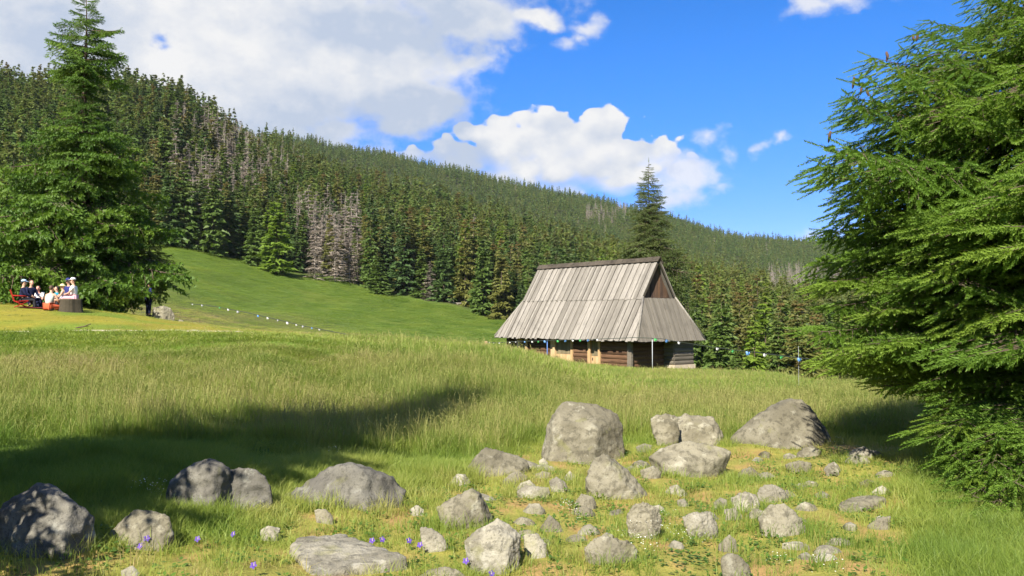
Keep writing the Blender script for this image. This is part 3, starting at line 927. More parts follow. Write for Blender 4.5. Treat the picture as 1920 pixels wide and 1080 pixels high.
def crown_mesh(name, seed, n_b, n_s, R=1.0, Hh=7.5, size=.34, dead=False, mats=()):
    """a unit-base spruce crown, height Hh, of drooping boughs that carry many small spray faces"""
    g = np.random.default_rng(seed)
    hf = np.sort(g.uniform(.02, 1, n_b) ** 0.82)[::-1]
    hf = 1 - hf * .985
    tiers = np.round(hf * 26) / 26
    hf = np.clip(hf * .35 + tiers * .65, .015, .985)
    phi = g.uniform(0, 6.283, n_b)
    lobes = 1 + .14 * np.sin(phi * 2 + g.uniform(0, 6)) + .10 * np.sin(phi * 3 + hf * 9 + g.uniform(0, 6))
    L = R * ((1 - hf) ** .78 * .98 + .035) * g.uniform(.72, 1.14, n_b) * lobes
    L *= np.clip(.72 + hf * 3, .72, 1)
    z0 = hf * Hh
    b, s = np.meshgrid(np.arange(n_b), np.arange(n_s), indexing='ij')
    b, s = b.ravel(), s.ravel()
    t = (s + g.uniform(0, 1, len(s))) / n_s
    t = .18 + .82 * t ** .8 if not dead else t
    droop = np.where(hf > .85, .35, -.26 - .25 * (1 - hf))[b]
    rad = L[b] * t
    up = droop * rad + .22 * L[b] * t ** 3
    spread = .30 * L[b] * (1 - .55 * t)
    side = g.uniform(-1, 1, len(b)) * spread
    hang = -g.uniform(0, .16, len(b)) * L[b] * (1.2 if not dead else .7)
    cphi, sphi = np.cos(phi[b]), np.sin(phi[b])
    pos = np.stack([cphi * rad - sphi * side, sphi * rad + cphi * side, z0[b] + up + hang], -1)
    pos[:, 2] = np.clip(pos[:, 2], .02, Hh)
    out = np.stack([cphi, sphi, np.full(len(b), -.45)], -1) + g.normal(0, .45, (len(b), 3))
    out = nrm(out)
    sz = size * (.35 + .65 * L[b] / R) * g.uniform(.6, 1.25, len(b))
    if dead: sz = sz * .8
    w = nrm(np.cross(out, g.normal(0, 1, (len(b), 3)) + np.array([0, 0, 1.2])))
    wd = sz * (.42 if not dead else .10)
    v = np.stack([pos - out * sz[:, None] * .3 - w * wd[:, None], pos - out * sz[:, None] * .3 + w * wd[:, None], pos + out * sz[:, None]], 1).reshape(-1, 3)
    f = np.arange(len(v)).reshape(-1, 3)
    return new_mesh(name, v, f, mats, False)

def trunk_mesh(name, mat, r=.075, Hh=7.5, sides=6):
    m = MB()
    m.tube([(0, 0, -.35), (0, 0, Hh * .1), (.02, 0, Hh * .5), (0, .01, Hh * .97)], [r * 1.25, r, r * .55, r * .06], sides)
    return m.mesh(name, [mat], True)

# ---- crowns used in the forest: drawn at unit base radius, 7.5 high
CROWN_MATS = {'dark': NEEDLE_DARK, 'mid': NEEDLE_MID, 'olive': NEEDLE_OLIVE, 'bright': NEEDLE_BRIGHT}
CR_NEAR = {k: [crown_mesh('crown', 100 + i * 7 + len(k), 175, 15, mats=(m,)) for i in range(3)] for k, m in CROWN_MATS.items()}
CR_DEAD = [crown_mesh('crown', 200 + i, 110, 12, R=.75, size=.42, dead=True, mats=(DEAD_TW,)) for i in range(3)]
TR_LIVE = trunk_mesh('trunk', BARK)
TR_DEAD = trunk_mesh('trunk', BARK_G, .065)

# ---- where the forest stands
def forest_points(r0, r1, step, a0, a1):
    xs = np.arange(-r1, r1, step); ys = np.arange(-20, r1, step)
    gx, gy = np.meshgrid(xs, ys)
    gx = gx + RNG.uniform(-.42, .42, gx.shape) * step; gy = gy + RNG.uniform(-.42, .42, gy.shape) * step
    gx, gy = gx.ravel(), gy.ravel()
    r = np.hypot(gx, gy); a = np.degrees(np.arctan2(gx, gy))
    k = (r > r0) & (r <= r1) & (a > a0) & (a < a1)
    gx, gy = gx[k], gy[k]
    k = forest_depth(gx, gy) > RNG.uniform(0, 5, len(gx))
    return gx[k], gy[k]

fx1, fy1 = forest_points(60, 300, 4.3, -58, 52)
fx2, fy2 = forest_points(300, 640, 5.4, -50, 46)
fx3, fy3 = forest_points(640, 1950, 8.2, -40, 40)
fx = np.concatenate([fx1, fx2, fx3]); fy = np.concatenate([fy1, fy2, fy3])
fz = height(fx, fy)
fr = np.hypot(fx, fy)
faz = np.degrees(np.arctan2(fx, fy))
fd = forest_depth(fx, fy)
fh = np.interp(faz, [-40, -2, 6, 10, 40], [21.5, 20.5, 17.0, 14.5, 14.0]) * RNG.uniform(.58, 1.16, len(fx)) * (1 + .10 * waves(fx, fy, 18, 6, 11))
fh = np.where(fr > 500, 17.0 * RNG.uniform(.55, 1.18, len(fx)) * (1 + .12 * waves(fx, fy, 60, 6, 11)), fh)
fh *= np.interp(fd, [0, 4, 18], [.72, .85, 1.0])
# drop those hidden behind the ground or the trees before them
tops = (fz + fh - EYE_Z) / fr
abin = np.clip(((faz + 60) / .25).astype(int), 0, 479)
keep = np.zeros(len(fx), bool)
order = np.argsort(fr)
run = np.full(480, -9.0)
rr_tab = np.linspace(60, 1950, 420)
az_tab = np.radians(-60 + .25 * (np.arange(480) + .5))
ga = (height(rr_tab[None, :] * np.sin(az_tab)[:, None], rr_tab[None, :] * np.cos(az_tab)[:, None]) - EYE_Z) / rr_tab[None, :]
gmax = np.maximum.accumulate(ga, axis=1)
ri = np.clip(np.searchsorted(rr_tab, fr) - 1, 0, 419)
keep = tops > gmax[abin, ri] + .0005
fx, fy, fz, fr, faz, fd, fh = (q[keep] for q in (fx, fy, fz, fr, faz, fd, fh))
fpx, fpy = project(fx, fy, fz + fh * .5)
fbx, fby = project(fx, fy, fz)
# grey dead stands (bark beetle) by place on the slope
def inp(a, b, c, d): return (fpx > a) & (fpx < b) & (fpy > c) & (fpy < d)
p_dead = np.full(len(fx), .008)
p_dead[inp(320, 500, 235, 385) & (fr < 620)] = .50
p_dead[inp(470, 570, 300, 400) & (fr < 620)] = .30
p_dead[inp(556, 676, 395, 520) & (fr < 330)] = .72
p_dead[inp(1440, 1580, 500, 552) & (fr > 380)] = .8
p_dead[inp(1100, 1175, 385, 410) & (fr > 700)] = .55
fdead = RNG.uniform(0, 1, len(fx)) < p_dead
patch = waves(fx, fy, 45, 8, 6) * .5 + waves(fx, fy, 14, 8, 19) * .35
ftint = np.clip(.36 + .16 * patch + RNG.normal(0, .17, len(fx)), 0, 1)
ftint = np.where(fr > 640, np.clip(.40 + .13 * patch + RNG.normal(0, .12, len(fx)), 0, 1), ftint)
ftint += np.where((faz > 6) & (fr < 640), .18, 0)
ftint = np.where(fd < 10, ftint - .04, ftint)
fwid = fh * RNG.uniform(.145, .185, len(fx))
fwid = np.where(fd < 9, fwid * 1.2, fwid)

# hand-placed trees of the meadow edge (photo column, foot row, top row, kind, half width px)
EDGE = [(318, 462, 300, 'dark', 34), (345, 466, 292, 'mid', 30), (398, 478, 318, 'mid', 31), (430, 482, 345, 'dark', 28), (476, 497, 372, 'mid', 24),
        (518, 514, 356, 'bright', 33), (590, 524, 402, 'dead', 22), (628, 528, 392, 'dead', 26), (655, 530, 430, 'dead', 22), (694, 541, 405, 'mid', 22), (757, 552, 402, 'dark', 27),
        (790, 558, 455, 'mid', 22), (832, 566, 420, 'dark', 26), (872, 573, 405, 'olive', 26), (905, 590, 425, 'mid', 28), (940, 600, 440, 'olive', 28)]
made = []
def put_tree(x, y, z, h, w, crown, trunk, label, cat='spruce', group=None, name='spruce_tree', rz=None):
    root = empty(name, (x, y, z), random.uniform(0, 6.28) if rz is None else rz, label, cat, group)
    t = obj('trunk', trunk, root); c = obj('crown', crown, root)
    s = (w, w, h / 7.5)
    t.scale = (h / 7.5, h / 7.5, h / 7.5); c.scale = s
    return root
for i, (px, pf, ptp, kind, hw) in enumerate(EDGE):
    p = hit(px, pf)
    if not (120 < p.y < 300): p = at(px, pf, 215); p.z = gz(p.x, p.y)
    h = at(px, ptp, p.y).z - p.z
    w = hw / F * p.y
    made.append((p.x, p.y, w))
    if kind == 'bright':
        lab, gr = 'bright light green spruce standing out at the forest edge left of the grey dead spruces', None
    elif kind == 'dead':
        lab, gr = 'dead grey spruce at the meadow edge right of the bright green spruce', 'dead spruces at the meadow edge'
    else:
        lab, gr = {'dark': ('dark green spruce rising from the grass at the meadow edge', 'dark spruces along the meadow edge'), 'mid': ('medium green spruce rising from the grass at the meadow edge', 'green spruces along the meadow edge'),
                   'olive': ('olive green spruce at the meadow edge just left of the hut roof', 'olive spruces beside the hut roof')}[kind]
    if kind == 'dead': put_tree(p.x, p.y, p.z - .1, h, w / .75, CR_DEAD[i % 3], TR_DEAD, lab, 'dead spruce', gr, 'dead_spruce')
    else: put_tree(p.x, p.y, p.z - .1, h, w, CR_NEAR[kind][i % 3], TR_LIVE, lab, 'spruce', gr)
# the young spruce that stands out on the grass and the grey snag
p = hit(708, 552); h = at(708, 470, p.y).z - p.z
put_tree(p.x, p.y, p.z, h, 21 / F * p.y, CR_NEAR['mid'][1], TR_LIVE, 'young spruce standing out on the grass and casting a round shadow'); made.append((p.x, p.y, 3))
p = hit(806, 564); h = at(806, 488, p.y).z - p.z
put_tree(p.x, p.y, p.z, h, 22 / F * p.y, CR_DEAD[1], TR_DEAD, 'bare grey snag with short branches at the grass edge under dark spruces', 'dead spruce', None, 'dead_spruce'); made.append((p.x, p.y, 2.5))
for (mx_, my_, mw_) in made:
    k = np.hypot(fx - mx_, fy - my_) > mw_ * .8 + .8
    fx, fy, fz, fr, faz, fd, fh, fdead, ftint, fwid = (q[k] for q in (fx, fy, fz, fr, faz, fd, fh, fdead, ftint, fwid))

# ---- which trees show largest: paint them front to back on a coarse raster
order = np.argsort(fr)
RW, RH, RS = 480, 270, .25
occ = np.zeros((RH, RW), bool)
occ[:, int(1600 * RS):] = True
occ[int(150 * RS):int(580 * RS), :int(255 * RS)] = True
for c in range(RW):
    pxc = c / RS
    line = np.interp(pxc, [0, 300, 940, 1300, 1600], [600, 462, 672, 690, 722])
    occ[int(line * RS):, c] = True
occ[int(500 * RS):int(640 * RS), int(975 * RS):int(1280 * RS)] = True
vis = np.zeros(len(fx))
fpx, fpt = project(fx, fy, fz + fh); fpx, fpb = project(fx, fy, fz)
fhw = fwid / fy * F * RS
for i in order[:7000]:
    y0, y1 = fpt[i] * RS, fpb[i] * RS
    c0 = fpx[i] * RS
    if c0 < -5 or c0 > RW + 5: continue
    n = 0
    for yy in range(max(0, int(y0)), min(RH, int(y1) + 1)):
        hw = fhw[i] * min(1, max(.06, (yy - y0) / max(y1 - y0, 1)))
        a, b = max(0, int(round(c0 - hw))), min(RW, int(round(c0 + hw)) + 1)
        if b > a:
            seg = occ[yy, a:b]; n += (b - a) - int(seg.sum()); seg[:] = True
    vis[i] = n
chosen = np.argsort(-vis)[:272]
is_ind = np.zeros(len(fx), bool); is_ind[chosen] = True
rowd = fd
for i in chosen:
    px, tint, dead = fpx[i], ftint[i], fdead[i]
    kind = 'dark' if tint < .30 else 'mid' if tint < .48 else 'olive' if tint < .66 else 'bright'
    wh = [(230, 'behind the tall left spruce'), (330, 'just right of the tall left spruce'), (460, 'left of the bright green spruce'), (545, 'behind the bright green spruce'), (680, 'behind the dead grey stand'),
          (770, 'right of the dead grey stand'), (870, 'above the grey snag'), (1000, 'left of the hut roof'), (1300, 'behind the hut'), (1400, 'right of the hut'), (1490, 'above the green and blue tags'), (9999, 'beside the right spruce')]
    where = next(w_ for lim, w_ in wh if px < lim)
    row = 'in the front row' if fd[i] < 9 else 'in the second row' if fd[i] < 18 else 'upslope'
    q_ = fh[i] / np.interp(faz[i], [-40, -2, 6, 10, 40], [21.5, 20.5, 17.0, 14.5, 14.0])
    size = ('slim ' if fwid[i] / fh[i] < .155 else 'broad ' if fwid[i] / fh[i] > .178 else '') + ('tall' if q_ > 1.0 else 'short' if q_ < .8 else 'middling')
    if dead:
        put_tree(fx[i], fy[i], fz[i] - .2, fh[i], fwid[i] / .8, CR_DEAD[i % 3], TR_DEAD, f'{size} grey dead spruce {row} {where}', 'dead spruce', f'dead spruces {row} {where}', 'dead_spruce')
    else:
        adj = {'dark': 'dark green', 'mid': 'medium green', 'olive': 'olive', 'bright': 'light green'}[kind]
        put_tree(fx[i], fy[i], fz[i] - .2, fh[i], fwid[i], CR_NEAR[kind][i % 3], TR_LIVE, f'{size} {adj} spruce {row} {where}', 'spruce', f'{adj} spruces {row} {where}')

# ---- the rest of the forest: one object
def proto_collection(name, meshes):
    c = bpy.data.collections.new(name)
    for i, me in enumerate(meshes):
        o = bpy.data.objects.new('%s_%02d' % (name, i), me)
        c.objects.link(o)
    return c

def scatter(name, label, pts, pick, rot, scl, tint, protos, kind='stuff'):
    coll = proto_collection(name + '_kind', protos)
    n = len(pts)
    me = bpy.data.meshes.new(name)
    me.vertices.add(n)
    me.vertices.foreach_set('co', np.asarray(pts, np.float32).ravel())
    def attr(nm, ty, arr, key):
        a = me.attributes.new(nm, ty, 'POINT')
        a.data.foreach_set(key, np.asarray(arr).ravel())
    attr('rot', 'FLOAT_VECTOR', np.asarray(rot, np.float32), 'vector')
    attr('scl', 'FLOAT_VECTOR', np.asarray(scl, np.float32), 'vector')
    attr('pick', 'INT', np.asarray(pick, np.int32), 'value')
    attr('tint', 'FLOAT', np.asarray(tint, np.float32), 'value')
    o = obj(name, me)
    tag(o, label, None, None, kind)
    ng = bpy.data.node_groups.new(name + '_scatter', 'GeometryNodeTree')
    ng.interface.new_socket('Geometry', in_out='INPUT', socket_type='NodeSocketGeometry')
    ng.interface.new_socket('Geometry', in_out='OUTPUT', socket_type='NodeSocketGeometry')
    gi = ng.nodes.new('NodeGroupInput'); go = ng.nodes.new('NodeGroupOutput')
    m2p = ng.nodes.new('GeometryNodeMeshToPoints')
    iop = ng.nodes.new('GeometryNodeInstanceOnPoints')
    ci = ng.nodes.new('GeometryNodeCollectionInfo')
    ci.inputs['Collection'].default_value = coll
    ci.inputs['Separate Children'].default_value = True
    ci.inputs['Reset Children'].default_value = True
    iop.inputs['Pick Instance'].default_value = True
    def named(nm, ty):
        a = ng.nodes.new('GeometryNodeInputNamedAttribute'); a.data_type = ty
        a.inputs['Name'].default_value = nm
        return a.outputs['Attribute']
    L = ng.links.new
    L(gi.outputs[0], m2p.inputs['Mesh'])
    L(m2p.outputs['Points'], iop.inputs['Points'])
    L(ci.outputs[0], iop.inputs['Instance'])
    L(named('pick', 'INT'), iop.inputs['Instance Index'])
    L(named('rot', 'FLOAT_VECTOR'), iop.inputs['Rotation'])
    L(named('scl', 'FLOAT_VECTOR'), iop.inputs['Scale'])
    L(iop.outputs[0], go.inputs[0])
    md = o.modifiers.new('scatter', 'NODES'); md.node_group = ng
    return o

def with_trunk(crown, trunk):
    """crown and stem of a background tree in one small mesh"""
    nv, nt = len(crown.vertices), len(trunk.vertices)
    a = np.empty(nv * 3); crown.vertices.foreach_get('co', a)
    b = np.empty(nt * 3); trunk.vertices.foreach_get('co', b)
    v = np.vstack([a.reshape(-1, 3), b.reshape(-1, 3)])
    fs = [tuple(p.vertices) for p in crown.polygons] + [tuple(q + nv for q in p.vertices) for p in trunk.polygons]
    mi = [0] * len(crown.polygons) + [1] * len(trunk.polygons)
    return new_mesh('background_spruce', v, fs, [crown.materials[0], trunk.materials[0]], False, mi)
thin_t = trunk_mesh('stem', BARK, .06, 7.5, 4); thin_d = trunk_mesh('stem', BARK_G, .07, 7.5, 4)
PF = [with_trunk(crown_mesh('c', 300 + i, 120, 8, size=.46, mats=(NEEDLE_FOR,)), thin_t) for i in range(4)]
PFF = [with_trunk(crown_mesh('c', 320 + i, 60, 6, size=.62, mats=(NEEDLE_FOR,)), thin_t) for i in range(4)]
PD = [with_trunk(crown_mesh('c', 340 + i, 70, 8, R=.8, size=.5, dead=True, mats=(DEAD_TW,)), thin_d) for i in range(2)]
k = ~is_ind
n = int(k.sum())
far = fr[k] > 450
pick = np.where(fdead[k], 8 + RNG.integers(0, 2, n), np.where(far, 4 + RNG.integers(0, 4, n), RNG.integers(0, 4, n)))
rot = np.zeros((n, 3)); rot[:, 2] = RNG.uniform(0, 6.28, n); rot[:, :2] = RNG.normal(0, .02, (n, 2))
scl = np.stack([fwid[k], fwid[k], fh[k] / 7.5], -1)
FOREST = scatter('forest', 'spruce forest covering the slopes behind the meadow', np.stack([fx[k], fy[k], fz[k] - .2], -1), pick, rot, scl, ftint[k], PF + PFF + PD)
print('forest: individual', len(chosen), 'mass', n)

# ---------------------------------------------------------------- boughs for the trees that stand near
def bough_mesh(name, seed, sec, shoot, needles, nl, nw, mats, hang=.25, sag=.16, wood_r=.012, sub=True):
    """a spruce bough of length 1 along +x: side twigs both ways, hanging shoots set with needle faces"""
    g = np.random.default_rng(seed)
    def main(s):
        s = np.asarray(s)
        return np.stack([s * .98, .03 * np.sin(s * 5 + seed), -sag * s ** 1.4 + .45 * sag * s ** 4], -1)
    pos, dirs, lens = [], [], []
    tw = MB()
    ms = np.linspace(0, 1, 9)
    mp = main(ms)
    tw.tube([tuple(p) for p in mp], list(wood_r * (1 - ms * .9)), 4, False)
    side = 1
    for s in np.linspace(.10, .985, sec):
        s = min(.99, s + g.uniform(-.012, .012))
        side = -side
        p0 = main(s)
        T = nrm(main(min(1, s + .02)) - main(s - .02))
        ll = (.40 * (1 - s) ** .75 + .05) * g.choice((.6, .85, 1.0, 1.15)) * g.uniform(.85, 1.15) * min(1, .45 + s * 2.5)
        an = math.radians(g.uniform(38, 66))
        d = nrm(T * math.cos(an) + np.array([0, side * math.sin(an), -g.uniform(.0, .30) * (hang / .4)]))
        kk = max(2, int(ll / (shoot * .42)))
        ts = (np.arange(kk) + g.uniform(.2, .8, kk)) / kk
        dn = np.array([0, 0, -hang * g.uniform(.5, 1.7)])
        q = p0 + d * (ts * ll)[:, None] + dn * ((ts * ll) ** 1.5 * 1.2)[:, None]
        e = p0 + d * ll + dn * (ll ** 1.5 * 1.2)
        tw.tube([tuple(p0), tuple(p0 + d * ll * .5 + dn * ((ll * .5) ** 1.5 * 1.2)), tuple(e)], [wood_r * .28, wood_r * .2, wood_r * .08], 3, False)
        for j in range(kk):
            sd = 1 if j % 2 else -1
            lat = nrm(np.cross(d, [0, 0, 1]) * sd)
            dd = nrm(d * g.uniform(.5, 1) + lat * g.uniform(.3, 1.0) + np.array([0, 0, -hang * g.uniform(.2, 2.6)]))
            pos.append(q[j]); dirs.append(dd); lens.append(shoot * g.uniform(.6, 1.25))
        pos.append(e); dirs.append(nrm(d + np.array([0, 0, -hang * .8]))); lens.append(shoot)
    for s in np.linspace(.3, 1.0, max(6, int(1 / shoot * .55))):
        T = nrm(main(min(1.0, s + .02)) - main(s - .02))
        pos.append(main(s)); dirs.append(nrm(T + g.normal(0, .25, 3))); lens.append(shoot * g.uniform(.7, 1.2))
    pos, dirs, lens = np.array(pos), np.array(dirs), np.array(lens)
    n = len(pos)
    tt = np.tile((np.arange(needles) + .5) / needles, n) + g.uniform(-.5, .5, n * needles) / needles
    si = np.repeat(np.arange(n), needles)
    ax = dirs[si]
    a1 = nrm(np.cross(ax, np.array([0.13, .21, .97]))); a2 = np.cross(ax, a1)
    ph = np.arange(n * needles) * 2.4 + g.uniform(0, 1, n * needles)
    rad = a1 * np.cos(ph)[:, None] + a2 * np.sin(ph)[:, None]
    nd = nrm(ax * .75 + rad * .72)
    p0 = pos[si] + ax * (tt * lens[si])[:, None]
    ln = nl * (1 - .45 * tt) * g.uniform(.75, 1.2, len(tt))
    wv = nrm(np.cross(nd, rad + ax * .3)) * (nw / 2)
    v = np.stack([p0 - wv, p0 + wv, p0 + nd * ln[:, None]], 1).reshape(-1, 3)
    f = np.arange(len(v)).reshape(-1, 3)
    wv_, wf_ = tw.v, tw.f
    nb = len(v)
    faces = [tuple(q) for q in f.tolist()] + [tuple(nb + i for i in q) for q in wf_]
    vv = np.vstack([v, np.array(wv_)])
    mi = [1] * len(f) + [0] * len(wf_)
    return new_mesh(name, vv.tolist(), faces, mats, False, mi)

def bough_between(root, me, a, b, roll=0.0, name='bough', up_bias=0.0, lat=1.0):
    """place a unit bough so that it runs from a to b (root's frame)"""
    d = Vector(b) - Vector(a)
    L = d.length
    x = d.normalized()
    y = Vector((0, 0, 1)).cross(x)
    y = y.normalized() if y.length > .01 else Vector((0, 1, 0))
    z = x.cross(y)
    R = Matrix((x, y, z)).transposed() @ Matrix.Rotation(roll, 3, 'X')
    o = bpy.data.objects.new(name, me)
    M = Matrix.Translation(Vector(a)) @ R.to_4x4() @ Matrix.Diagonal((L, L * lat, L * lat, 1))
    COL.objects.link(o)
    o.parent = root
    o.matrix_local = M
    return o

# ---- big spruce at the right edge
def right_spruce():
    me_l = [bough_mesh('bough', 500 + i, 44, .080, 36, .0165, .0056, (BARK, NEEDLE_NEAR), hang=.34, sag=.20, wood_r=.006) for i in range(5)]
    me_f = [bough_mesh('bough', 510 + i, 44, .076, 36, .0160, .0056, (BARK, NEEDLE_NEAR), hang=.14, sag=.12, wood_r=.006) for i in range(5)]
    me_s = [bough_mesh('bough', 520 + i, 30, .110, 32, .0225, .0078, (BARK, NEEDLE_NEAR), hang=.18, sag=.12, wood_r=.008) for i in range(4)]
    TX, TY = 7.35, 11.8
    tz = gz(TX, TY)
    root = empty('big_spruce', (TX, TY, tz), 0, 'big spruce with hanging boughs filling the right edge of the view', 'spruce')
    H = 13.5
    m = MB()
    zs = np.linspace(-.4, H, 12)
    m.tube([(.05 * math.sin(q), .04 * math.cos(q * 1.3), q) for q in zs], [max(.015, .21 * (1 - max(q, 0) / H) ** .9 + (.05 if q < .3 else 0)) for q in zs], 12)
    obj('trunk', m.mesh('trunk', [BARK], True), root)
    rnd = random.Random(31)
    O = Vector((TX, TY, tz))
    def add(tip, drop=None, big=True, roll=None, lat=1.0):
        tip = tip - O
        hr = Vector((tip.x, tip.y, 0)).length
        zt = tip.z
        rise = drop if drop is not None else (.10 * hr if zt < 3.5 else -.12 * hr)
        za = min(max(zt + rise, .15), H - .2)
        a = Vector((0, 0, za)) + Vector((tip.x, tip.y, 0)).normalized() * .08
        me = rnd.choice((me_l if zt > 3.3 else me_f) if big else me_s)
        b = bough_between(root, me, a, tip, rnd.uniform(-.35, .35) if roll is None else roll, lat=lat)
        return b
    hero = [(1712, 22, 10.8), (1640, 62, 11.0), (1590, 108, 10.6), (1600, 128, 10.9), (1542, 212, 10.2), (1556, 250, 10.6), (1600, 225, 11.3), (1640, 285, 11.5), (1585, 345, 12.0), (1546, 388, 11.4), (1575, 410, 12.0), (1512, 460, 11.2), (1548, 470, 11.9), (1530, 500, 12.4), (1562, 545, 11.0), (1520, 588, 10.8), (1548, 600, 11.6), (1545, 640, 11.2), (1580, 660, 12.2), (1610, 672, 11.6), (1640, 690, 13.0), (1680, 705, 12.2)]
    for px, py, Y in hero:
        add(at(px, py, Y), big=True)
        if rnd.random() < .8: add(at(px + rnd.uniform(25, 75), py + rnd.uniform(-12, 34), Y + rnd.uniform(-.7, .7)))
    # boughs that come towards the camera, over the face of the tree
    edge_py = [-120, 0, 60, 110, 180, 240, 290, 330, 400, 460, 520, 590, 650, 700, 780, 850, 920, 975]
    edge_px = [1790, 1735, 1660, 1620, 1580, 1590, 1670, 1640, 1590, 1560, 1600, 1560, 1600, 1700, 1715, 1750, 1800, 1890]
    k = 0
    while k < 66:
        py = rnd.uniform(-130, 905); px = rnd.uniform(1600, 2080)
        e = np.interp(py, edge_py, edge_px)
        if px < e + 65: continue
        f = (px - e) / 360
        Y = 11.0 - 2.8 * min(1, f * 1.25) * rnd.uniform(.35, 1.1)
        tip = at(px, py, Y)
        if tip.z < gz(tip.x, tip.y) + .12: continue
        hr = math.hypot(tip.x - TX, tip.y - TY)
        if hr < .9: continue
        add(tip, big=hr > 1.7)
        k += 1
    # low skirt near the ground
    for px, py, Y in ((1735, 700, 10.2), (1725, 790, 9.8), (1775, 835, 9.2), (1810, 870, 8.8), (1830, 905, 8.3), (1885, 930, 8.0), (1760, 800, 9.3), (1900, 880, 8.1), (1850, 850, 8.6), (1940, 955, 7.9), (1800, 780, 9.2), (1880, 800, 8.6)):
        add(at(px, py, Y), drop=.45, big=False, lat=.55)
    # sides away from the camera
    for q in range(56):
        a = rnd.uniform(-.9, 1.9); z = rnd.uniform(.4, 12.6)
        L = 3.3 * (1 - z / H) ** .75 + .2
        L *= rnd.uniform(.8, 1.1)
        add(O + Vector((math.cos(a) * L, math.sin(a) * L, z - .12 * L)), big=L > 1.7)
    # dead bare twigs low on the stem
    tw = MB()
    for q in range(26):
        a = rnd.uniform(3.2, 5.6); z = rnd.uniform(.2, 2.2); L = rnd.uniform(.7, 1.8)
        b = Vector((math.cos(a) * L, math.sin(a) * L, z - rnd.uniform(.1, .5)))
        c = Vector((math.cos(a) * .1, math.sin(a) * .1, z))
        tw.tube([c, c.lerp(b, .5) + Vector((0, 0, .06)), b], [.016, .010, .004], 4, False)
        for w in range(4):
            o_ = c.lerp(b, .35 + .17 * w)
            tw.tube([o_, o_ + Vector((rnd.uniform(-.2, .2), rnd.uniform(-.2, .2), rnd.uniform(-.35, .05)))], [.006, .002], 3, False)
    obj('dead_twigs', tw.mesh('dead_twigs', [BARK_G]), root)
    # hanging cones at the tips
    cm = plain('cone_scales', (.095, .055, .035), .8, .3, 60)
    c = MB()
    rings = [(.0, .004), (.01, .014), (.03, .018), (.06, .017), (.09, .011), (.108, .003)]
    c.tube([(0, 0, -z) for z, _ in rings], [r for _, r in rings], 8)
    cme = c.mesh('cone', [cm], True)
    for q, (px, py, Y) in enumerate(hero[:6]):
        for w in range(2):
            tp = at(px, py, Y) - O
            tp = tp * .965 + Vector((rnd.uniform(-.04, .10), rnd.uniform(-.08, .08), -.05 - .03 * w))
            obj('cone', cme, root, tp, (rnd.uniform(-.3, .3), rnd.uniform(-.3, .3), 0))
right_spruce()

# ---- spruces whose outline the photo gives row by row
def profile_spruce(name, label, px0, Y, rows, n, seed, mat, top_py, lod, trunk_r, foot=None, group=None):
    """rows: (py, left px, right px); boughs all round, their reach read from the outline"""
    g = random.Random(seed)
    base = at(px0, 600, Y); x0 = base.x
    z0 = gz(x0, Y)
    O = Vector((x0, Y, z0))
    root = empty(name, O, 0, label, 'spruce', group)
    ztop = at(px0, top_py, Y).z - z0
    zz = [at(px0, r[0], Y).z - z0 for r in rows][::-1]
    ll = [(px0 - r[1]) / F * Y for r in rows][::-1]
    rr = [(r[2] - px0) / F * Y for r in rows][::-1]
    m = MB()
    q = np.linspace(-.4, ztop, 10)
    m.tube([(.04 * math.sin(k), 0, k) for k in q], [max(.012, trunk_r * (1 - max(k, 0) / ztop)) for k in q], 8)
    obj('trunk', m.mesh('trunk', [BARK], True), root)
    zmin = zz[0]
    for k in range(n):
        u = (k + g.random()) / n
        z = zmin + (ztop - zmin) * (1 - (1 - u) ** .9) * .985
        a = k * 2.399 + g.uniform(-.4, .4)
        c = math.cos(a)
        L = np.interp(z, zz, rr) * max(c, 0) ** 2 + np.interp(z, zz, ll) * max(-c, 0) ** 2 + .5 * (np.interp(z, zz, rr) + np.interp(z, zz, ll)) * (1 - c * c)
        L = max(.12, L * g.choice((.55, .8, .9, 1.0, 1.05, 1.2)) * g.uniform(.9, 1.08))
        up = (.16 if z > ztop * .75 else -.10) * L
        za = min(z - up, ztop - .05)
        za = max(.1, za)
        me = g.choice(lod)
        bough_between(root, me, Vector((0, 0, za)), Vector((math.cos(a) * L, math.sin(a) * L, z)), g.uniform(-.5, .5), lat=1.3 if L > .8 else 1.15)
    m = MB(); m.tube([(0, 0, ztop - .2), (0, 0, ztop + .25)], [.03, .008], 5)
    obj('leader', m.mesh('leader', [NEEDLE_MID]), root)
    return root
NEEDLE_LEFT = leafy('needles_left', [(0.0, (.060, .125, .022)), (0.5, (.105, .190, .028)), (1.0, (.165, .255, .036))], trans=.40, use_tint=False, rnd=.7)
LOD_L = [bough_mesh('bough', 600 + i, 22, .10, 7, .055, .026, (BARK, NEEDLE_LEFT), hang=.28, sag=.16, wood_r=.014) for i in range(6)]
LOD_H = [bough_mesh('bough', 620 + i, 16, .12, 6, .060, .028, (BARK, NEEDLE_NEAR2), hang=.35, sag=.14, wood_r=.014) for i in range(5)]
LEFT_ROWS = [(-20, 148, 158), (20, 118, 190), (60, 92, 206), (100, 76, 226), (140, 88, 222), (165, 112, 200), (200, 118, 194), (228, 84, 218), (248, 55, 240), (300, 15, 262), (350, -5, 270), (410, -20, 280), (455, -35, 290), (500, -45, 318), (530, -40, 290), (555, 10, 245), (568, 60, 215)]
profile_spruce('tall_spruce', 'tall spruce with a bushy lower crown shading the picnic group', 152, 43.5, LEFT_ROWS, 190, 3, NEEDLE_NEAR, -24, LOD_L, .34)
